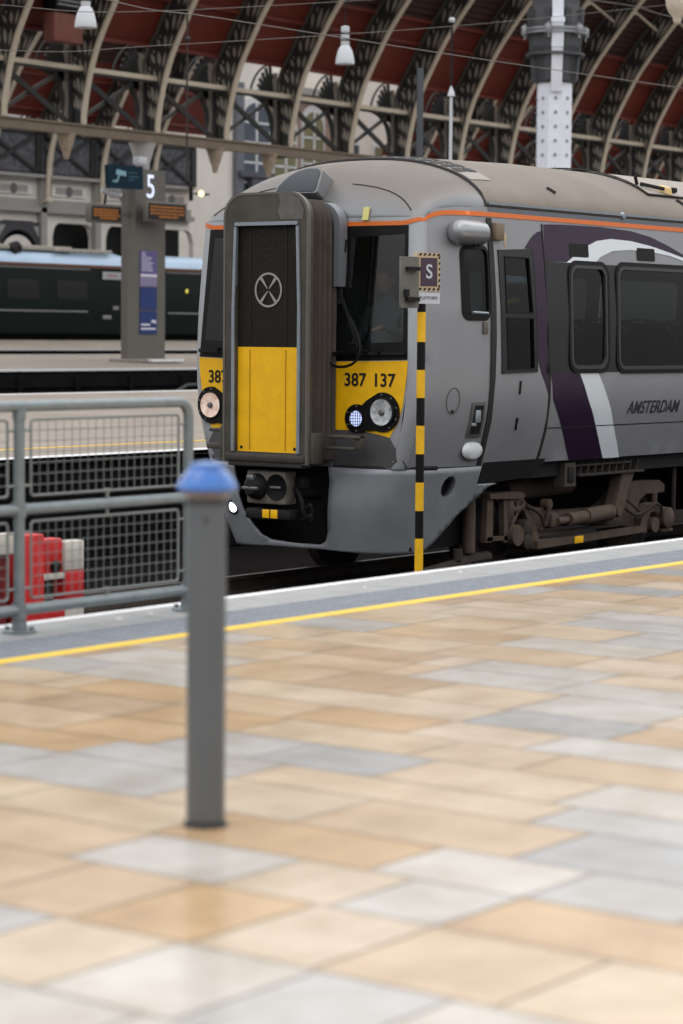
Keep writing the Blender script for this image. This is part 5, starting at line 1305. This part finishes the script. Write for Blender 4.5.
q = MB(); q.box(((xw0 + xw1) / 2, LW - .12, 5.95), (xw1 - xw0, .25, .20)); q.box(((xw0 + xw1) / 2, LW - .18, 7.22), (xw1 - xw0, .4, .12)); q.box(((xw0 + xw1) / 2, LW - .06, 6.2), (xw1 - xw0, .12, .32)); struct(q.build('trim_15', M_stucco2, None, smooth=False))
k = 0
for X in [58.6 + 3.045 * i for i in range(6)]:
    q = MB(); q.box((X - .35, LW - .12, 4.4), (.30, .25, 5.8)); struct(q.build('trim_16', M_stucco2, None, smooth=False))
    q = MB(); q.box((X + 1.2, LW - .04, 6.72), (1.9, .06, .42)); fp = q.build('frieze_panel', M_stucco, None, smooth=False)
    tag(fp, 'pale framed frieze panel above the green coaches, %s from the left' % ORD[k], 'panel', 'frieze panels under the lattice screens')
    q = MB(); q.box((X + 1.2, LW - .07, 6.72), (1.5, .03, .26)); q.build('inset', M_stucco2, fp, smooth=False)
    q = MB(); q.lathe([(0, .05), (.15, .04), (.2, 0)], n=14, M=Matrix.Translation(Vector((X + 1.2, LW - .085, 6.72))) @ Matrix.Rotation(PI / 2, 4, 'X')); q.build('rosette', mat('rosette_grey', (104, 102, 100), .7), fp)
    q = MB()
    for j in range(8): q.box((X + .1 + j * .33, LW - .16, 5.98), (.12, .12, .16))
    struct(q.build('trim_17', mat('dentil_grey', (120, 118, 116), .7), None, smooth=False))
    # lattice screen above
    sc_ = empty('lattice_screen', (X + 1.2, LW - .1, 7.3), 'dark perforated lattice screen with a cross brace above the coaches, %s from the left' % ORD[k], 'screen', 'lattice screens over the frieze')
    q = MB(); q.box((X + 1.17, LW - .05, 8.08), (2.9, .06, 1.56)); q.build('perforated_panel', M_panelg, sc_, smooth=False)
    q = MB(); q.bar((X - .2, LW - .14, 8.75), (X + 2.35, LW - .14, 7.42), .06, .14, (0, 1, 0)); q.build('brace', M_iron, sc_); q = MB(); q.bar((X - .2, LW - .2, 7.5), (X + 2.2, LW - .2, 8.75), .06, .13, (0, 1, 0)); q.build('brace', M_iron, sc_)
    q = MB(); q.box((X + 1.1, LW - .12, 8.88), (2.95, .1, .10)); q.box((X + 1.1, LW - .12, 7.33), (2.95, .1, .10)); q.box((X + 2.5, LW - .12, 8.1), (.30, .1, 1.6)); q.build('frame', M_iron, sc_)
    cr = empty('curved_strut', (X - .32, LW - .4, 6.2), 'slender pale curved strut between two lattice screens, %s from the left' % ORD[k], 'strut', 'pale struts before the lattice screens')
    q = MB(); q.tube(smooth_pts([(X - .33, LW - .4, 6.25), (X - .33, LW - .42, 7.2), (X - .30, LW - .5, 8.1), (X - .22, LW - .75, 9.0)]), .085, 8); q.build('shaft', M_cream, cr)
    q = MB(); q.box((X - .33, LW - .4, 6.3), (.26, .26, .14), .02); q.build('foot', M_cream, cr)
    k += 1
# blind arch with spandrels, far left of the arcade
ab = empty('blind_arch', (66.0, LW - .1, 4.2), 'grey spandrel panel over a pale arch at the far left above the green coach', 'arch')
q = MB(); pp_ = [(64.9, 4.3), (64.9, 5.45), (67.3, 5.45), (67.3, 4.3)] + [(66.1 + 1.0 * math.cos(t), 4.3 + .85 * math.sin(t)) for t in [PI * i / 12 for i in range(13)]]
q.prism(pp_, lambda u, v: (u, LW - .14, v), lambda u, v: (u, LW - .02, v)); q.build('spandrel', mat('spandrel_dark', (62, 62, 66), .7), ab)
for sx in (-1, 1):
    q = MB(); q.prism([(66.1 + sx * .75, 5.3), (66.1 + sx * 1.05, 5.3), (66.1 + sx * 1.05, 4.9)], lambda u, v: (u, LW - .17, v), lambda u, v: (u, LW - .14, v)); q.build('spandrel_panel', M_stucco2, ab)
q = MB(); q.prism([(66.1 + .85 * math.cos(t), 4.2 + .75 * math.sin(t)) for t in [PI * i / 12 for i in range(13)]], lambda u, v: (u, LW - .10, v), lambda u, v: (u, LW - .02, v)); q.build('tympanum', M_stucco, ab)
# bracket and lamp at the end of the arcade
lt = empty('wall_lantern', (76.0, 64.6, 6.8), 'small lit lantern at the right end of the lattice screens', 'lamp')
q = MB(); q.box((76.35, 64.7, 7.0), (.9, .1, .08), .01); q.bar((75.8, 64.8, 6.7), (75.8, 64.8, 7.3), .12, .12); q.build('arm', M_dark, lt)
q = MB(); q.lathe([(0, -.12), (.1, -.06), (.12, .02), (.06, .12), (0, .14)], (76.2, 64.6, 7.0), 14); q.build('bulb', M_amberlamp, lt)

# ------------------------------------------------------------------ white building outside
def window_arch(e, x, z0, w, h, y, arched, tone, bars=2):
    r = w / 2
    P_ = [(x - r, z0), (x + r, z0)] + ([(x + r * math.cos(t), z0 + h - r + r * math.sin(t)) for t in [PI * i / 12 for i in range(13)]] if arched else [(x + r, z0 + h), (x - r, z0 + h)])
    q = MB(); n = len(P_); 
    big = [(x + (u - x) * 1.14, z0 + (v - z0) * 1.06 - .05) for u, v in P_]
    q.prism(big, lambda u, v: (u, y - .10, v), lambda u, v: (u, y + .05, v)); f = q.build('window', M_winw, e, smooth=False)
    q = MB(); q.surf(P_, [], lambda u, v: (u, y - .12, v), .6); q.build('glass', tone, f, smooth=False)
    q = MB()
    q.box((x, y - .14, z0 + h / 2), (.12, .04, h))
    for k in range(1, bars + 1): q.box((x, y - .14, z0 + h * k / (bars + 1)), (w, .04, .09))
    q.build('bars', M_winw, f, smooth=False)
def bld(label, x0, x1, z1, y, m):
    e = empty('building', ((x0 + x1) / 2, y, 1.2), label, 'building'); q = MB(); q.box(((x0 + x1) / 2, y + 3, (z1 + 1) / 2), (x1 - x0, 6, z1 - 1)); q.build('walls', m, e, smooth=False); return e
bA = bld('white rendered building with a tall arched window behind the girder', 77.6, 84.9, 14.5, 68, M_stucco)
window_arch(bA, 83.85, 6.2, 1.9, 5.3, 68, True, M_winb, 5)
q = MB(); q.box((82.6, 67.9, 7.8), (.5, .3, 9)); q.build('grey_strip', mat('pilaster_slate', (104, 108, 118), .6), bA)
q = MB(); q.box((83.6, 67.7, 8.3), (2.3, .3, .25)); q.box((83.6, 67.65, 7.6), (.9, .3, 1.0)); q.build('dark_ledge', mat('ledge_slate', (78, 80, 88), .6), bA)
bB = bld('stone building with twin arched white-framed windows right of the white building', 85.1, 90.2, 12.3, 68.5, M_brick)
window_arch(bB, 86.6, 5.5, 1.55, 5.6, 68.5, True, M_winy, 4); window_arch(bB, 88.7, 5.5, 1.5, 6.0, 68.5, True, M_winy, 4)
q = MB(); q.box((87.55, 68.3, 12.35), (5.2, .6, .3)); q.build('cornice', M_stucco2, bB)
bC = bld('pale building with a grey casement seen through the middle ribs', 90.4, 97.0, 14, 69.2, M_stucco)
window_arch(bC, 92.3, 6.5, 1.7, 3.8, 69.2, False, M_winb, 3); window_arch(bC, 95.2, 6.5, 1.5, 3.8, 69.2, False, M_winy, 3)
q = MB(); q.box((108, 70.5, 5.2), (22, .4, 8.4)); struct(q.build('wall_far', M_stucco2, None, smooth=False))

# ------------------------------------------------------------------ white column behind the train
cx, cy = 48.55, 30.3
co = empty('iron_column', (cx, cy, -.9), 'white octagonal iron column with studs and a dark grey clamped capital behind the train', 'column')
def octag(r, rot=22.5 - 8): return [(cx + r * math.cos(math.radians(rot + 45 * i)), cy + r * math.sin(math.radians(rot + 45 * i))) for i in range(8)]
def octs(mb, prof):
    vs = []; fs = []
    for r, z in prof: vs += [(u, v, z) for u, v in octag(r)]
    for i in range(len(prof) - 1):
        for j in range(8): fs.append((i * 8 + j, i * 8 + (j + 1) % 8, (i + 1) * 8 + (j + 1) % 8, (i + 1) * 8 + j))
    fs += [tuple(range(8))[::-1], tuple(range(8 * (len(prof) - 1), 8 * len(prof)))]; mb.add(vs, fs)
q = MB(); octs(q, [(.60, -.9), (.60, .3), (.43, .5), (.43, 7.3), (.44, 7.35)]); sh = q.build('shaft', M_colw, co, smooth=False)
q = MB()
for j in range(8):
    a = math.radians(22.5 - 8 + 45 * j + 22.5)
    for k in range(9):
        z = 4.2 + k * .33; r = .43 * math.cos(PI / 8); p = Vector((cx + r * math.cos(a), cy + r * math.sin(a), z)); q.lathe([(.045, 0), (.038, .025), (0, .035)], n=8, M=Matrix.Translation(p) @ Vector((math.cos(a), math.sin(a), 0)).to_track_quat('Z', 'Y').to_matrix().to_4x4())
q.build('studs', mat('stud_grey', (150, 152, 166), .5), sh)
q = MB(); octs(q, [(.47, 7.2), (.50, 7.5), (.60, 7.9), (.64, 8.05), (.64, 8.6), (.58, 9.0), (.56, 9.7)]); cap = q.build('capital', M_colg, co, smooth=False)
for j in range(8):
    a = math.radians(22.5 - 8 + 45 * j); u = Vector((math.cos(a), math.sin(a), 0)); c_ = Vector((cx, cy, 0))
    q = MB(); q.bar(c_ + u * .50 + Vector((0, 0, 7.25)), c_ + u * .64 + Vector((0, 0, 8.9)), .10, .14, tuple(u)); q.build('capital_flute', M_colg, cap)
# white front face running up through the capital
dv = (Vector((0, 0, 1.3)) - Vector((cx, cy, 1.3))).normalized(); best = max(range(8), key=lambda j: Vector((math.cos(math.radians(37 + 45 * j - 8 + 8)), math.sin(math.radians(37 + 45 * j)), 0)).dot(dv))
a = math.radians(22.5 - 8 + 45 * best + 22.5); u = Vector((math.cos(a), math.sin(a), 0)); 
q = MB(); side_ = Vector((-u.y, u.x, 0)); c_ = Vector((cx, cy, 0))
q.bar(c_ + u * .38 + Vector((0, 0, 7.0)), c_ + u * .56 + Vector((0, 0, 8.0)), .26, .2, tuple(side_)); q.bar(c_ + u * .56 + Vector((0, 0, 8.0)), c_ + u * .60 + Vector((0, 0, 8.6)), .28, .2, tuple(side_)); q.bar(c_ + u * .56 + Vector((0, 0, 8.6)), c_ + u * .54 + Vector((0, 0, 9.7)), .26, .2, tuple(side_)); q.bar(c_ + u * .62 + Vector((0, 0, 8.55)), c_ + u * .62 + Vector((0, 0, 8.66)), .32, .2, tuple(side_)); q.build('white_face', M_colw, co)
for z, r, nm, mm in ((7.86, .70, 'lower_ring', M_colg), (8.44, .73, 'clamp_ring', M_clamp), (8.36, .73, 'clamp_ring', M_clamp)):
    q = MB(); q.lathe([(r - .08, -.03), (r, -.03), (r, .03), (r - .08, .03)], (cx, cy, z), 40); q.build(nm, mm, co)
q = MB()
for j in range(6):
    a = math.radians(20 + 60 * j); p = Vector((cx + .74 * math.cos(a), cy + .74 * math.sin(a), 8.4)); q.box(tuple(p), (.14, .14, .22), .02); q.cyl(p + Vector((0, 0, -.2)), p + Vector((0, 0, .16)), .03)
q.build('clamp_bolts', M_clamp, co)

# ------------------------------------------------------------------ hanging lamps, masts, wires, finial
def pendant(name, label, x, y, z0, ztop, s=.80):
    e = empty(name, (x, y, z0), label, 'lamp')
    q = MB(); q.lathe([(.245 * s, 0), (.25 * s, .02), (.235 * s, .12), (.19 * s, .27), (.13 * s, .36), (.10 * s, .38)], (x, y, z0), 24); q.build('shade', M_lampw, e)
    q = MB(); q.lathe([(.10 * s, .38), (.11 * s, .40), (.11 * s, .62), (.08 * s, .64), (.11 * s, .66), (.11 * s, .76), (.05 * s, .78)], (x, y, z0), 18); q.build('gear_housing', M_lampw, e)
    q = MB(); q.lathe([(.118 * s, .47), (.118 * s, .50)], (x, y, z0), 18); q.lathe([(.118 * s, .60), (.118 * s, .63)], (x, y, z0), 18); q.build('band', M_dark, e)
    q = MB(); q.lathe([(0, .05), (.2 * s, .05)], (x, y, z0), 18); q.build('reflector_glass', M_ply, e)
    q = MB(); q.cyl((x, y, z0 + .78), (x, y, ztop), .014, .014, 6); q.build('chain', M_dark, e)
pendant('pendant_lamp', 'white bell-shaped pendant lamp at the upper left before red cladding', 32.16, 30, 6.75, 12)
pendant('pendant_lamp', 'white bell-shaped pendant lamp on a wire above the train roof', 39.94, 30, 6.83, 12)
ms = empty('mast', (46.05, 32.4, -.8), 'slim dark grey mast rising behind the train roof', 'mast')
q = MB(); q.box((46.05, 32.4, 3.3), (.13, .12, 8.3), .02); q.build('shaft', M_mast, ms)
q = MB(); q.box((46.05, 32.4, -.75), (.5, .4, .2), .03); q.build('base_plate', M_mast, ms)
rd = empty('drop_rod', (43.82, 30, 5.1), 'thin pale rod with a small cone insulator hanging left of the white column', 'rod')
q = MB(); q.cyl((43.82, 30, 3.6), (43.82, 30, 6.55), .035, .035, 8); q.build('pale_rod', M_lampw, rd)
q = MB(); q.lathe([(.085, 0), (.07, .08), (.03, .18), (.015, .22)], (43.82, 30, 6.5), 12); q.build('insulator', M_lampw, rd)
q = MB(); q.lathe([(.05, 0), (.075, .05), (.05, .1)], (43.82, 30, 8.10), 12); q.build('insulator', M_lampw, rd)
q = MB(); q.cyl((43.82, 30, 6.75), (43.82, 30, 12), .025, .025, 6); q.build('dropper', M_dark, rd)
r2 = empty('drop_rod', (48.95, 42, 5.4), 'thin dark rod hanging above the right departure board', 'rod')
q = MB(); q.cyl((48.95, 42, 5.3), (48.95, 42, 12), .03, .03, 6); q.build('dropper', mat('rod_dark', (60, 52, 50), .6), r2)
q = MB(); q.lathe([(.05, 0), (.1, .06), (.05, .12)], (48.95, 42, 9.0), 10); q.build('insulator', M_mast, r2)
fn = empty('hanging_finial', (36.0, 20, 6.5), 'pale knobbly stone-coloured pendant at the top right corner', 'finial')
q = MB(); q.lathe([(.0, -.02), (.04, 0), (.07, .05), (.08, .12), (.15, .2), (.19, .3), (.2, .42), (.18, .6), (.1, .7), (0, .72)], (35.88, 20, 6.52), 20); q.build('drop', mat('pale_stone', (206, 194, 178), .8, 0, .12, 9, bump=.6, bscale=14), fn)
q = MB(); q.cyl((35.88, 20, 7.2), (35.88, 20, 12), .04, .04, 8); q.build('hanger', M_mast, fn)
def wire(pts, r, label, m=None, posts=()):
    q = MB(); q.tube(smooth_pts(pts, 6), r, 5); tag(q.build('overhead_wire', m or M_wire, None), label, 'wire', 'overhead wires')
wire([(17.5, 20, 5.62), (22.0, 20, 5.30), (23.95, 20, 5.32), (29.43, 20, 5.37), (36.12, 20, 5.48), (44, 20, 5.66)], .007, 'overhead wire sloping down across the picture to the right, passing in front of the column')
wire([(16, 22, 5.2), (22, 22, 5.42), (24.6, 22, 5.62), (30, 22, 6.4)], .005, 'thin overhead wire nearest the top left corner, level then rising')
wire([(15, 22, 4.55), (22, 22, 4.85), (25.1, 22, 5.22), (32.3, 22, 6.25), (40, 22, 7.5)], .005, 'thin overhead wire low at the left that climbs towards the right')
wire([(26, 26, 7.2), (43.06, 26, 8.19), (46.90, 26, 8.22), (60, 26, 8.4)], .009, 'overhead wire above the column capital at the top right corner')
# ------------------------------------------------------------------ light and camera
w = bpy.data.worlds.new('sky'); S.world = w; w.use_nodes = True
N = w.node_tree.nodes; L = w.node_tree.links; bg = N['Background']
tc = N.new('ShaderNodeTexCoord'); sx = N.new('ShaderNodeSeparateXYZ'); L.new(tc.outputs['Generated'], sx.inputs[0])
mr = N.new('ShaderNodeMapRange'); L.new(sx.outputs['Z'], mr.inputs['Value']); mr.inputs['From Min'].default_value = -1; mr.inputs['From Max'].default_value = 1
cr = N.new('ShaderNodeValToRGB'); L.new(mr.outputs[0], cr.inputs['Fac'])
E_ = cr.color_ramp.elements
E_[0].color = (.10, .10, .10, 1); E_[1].color = (1.0, 1.0, 1.0, 1)
for p_, v_ in ((.50, .16), (.56, .30), (.66, .95), (.75, 1.0)):
    e_ = E_.new(p_); e_.color = (v_, v_, v_ * 1.01, 1)
L.new(cr.outputs[0], bg.inputs['Color']); bg.inputs['Strength'].default_value = WORLD_STR
def skylight(loc, sx_, sy_, power, rot=(0, 0, 0), col=(1, .98, .95)):
    l = bpy.data.lights.new('skylight', 'AREA'); l.shape = 'RECTANGLE'; l.size = sx_; l.size_y = sy_; l.energy = power; l.color = col
    o = bpy.data.objects.new('skylight', l); COL.objects.link(o); o.location = loc; o.rotation_euler = rot
skylight((18, 9, 15), 50, 7, SKY_P, (0, 0, 0))
F = 2400.0; H = 1.3; pitch = math.radians(-4.25); roll = math.radians(.5); yaw = math.radians(36.9)
fh = Vector((math.cos(yaw), math.sin(yaw), 0)); rt = Vector((math.sin(yaw), -math.cos(yaw), 0)); up = Vector((0, 0, 1))
fw = fh * math.cos(pitch) + up * math.sin(pitch); u0 = rt.cross(fw)
r = rt * math.cos(roll) + u0 * math.sin(roll); u = -rt * math.sin(roll) + u0 * math.cos(roll)
cam = bpy.data.cameras.new('camera'); co_ = bpy.data.objects.new('camera', cam); COL.objects.link(co_)
m = Matrix((( r.x, u.x, -fw.x, 0), (r.y, u.y, -fw.y, 0), (r.z, u.z, -fw.z, H), (0, 0, 0, 1))); co_.matrix_world = m
cam.sensor_fit = 'VERTICAL'; cam.sensor_height = 36; cam.lens = F * 36 / 1024; cam.clip_end = 500
cam.dof.use_dof = True; cam.dof.focus_distance = 20.4; cam.dof.aperture_fstop = 2.6
S.camera = co_
S.view_settings.view_transform = 'Standard'; S.view_settings.look = 'None'; S.view_settings.gamma = 1; S.view_settings.use_curve_mapping = False
S.view_settings.exposure = EXPO
S.cycles.max_bounces = 6; S.cycles.transparent_max_bounces = 12; S.cycles.caustics_reflective = False; S.cycles.caustics_refractive = False
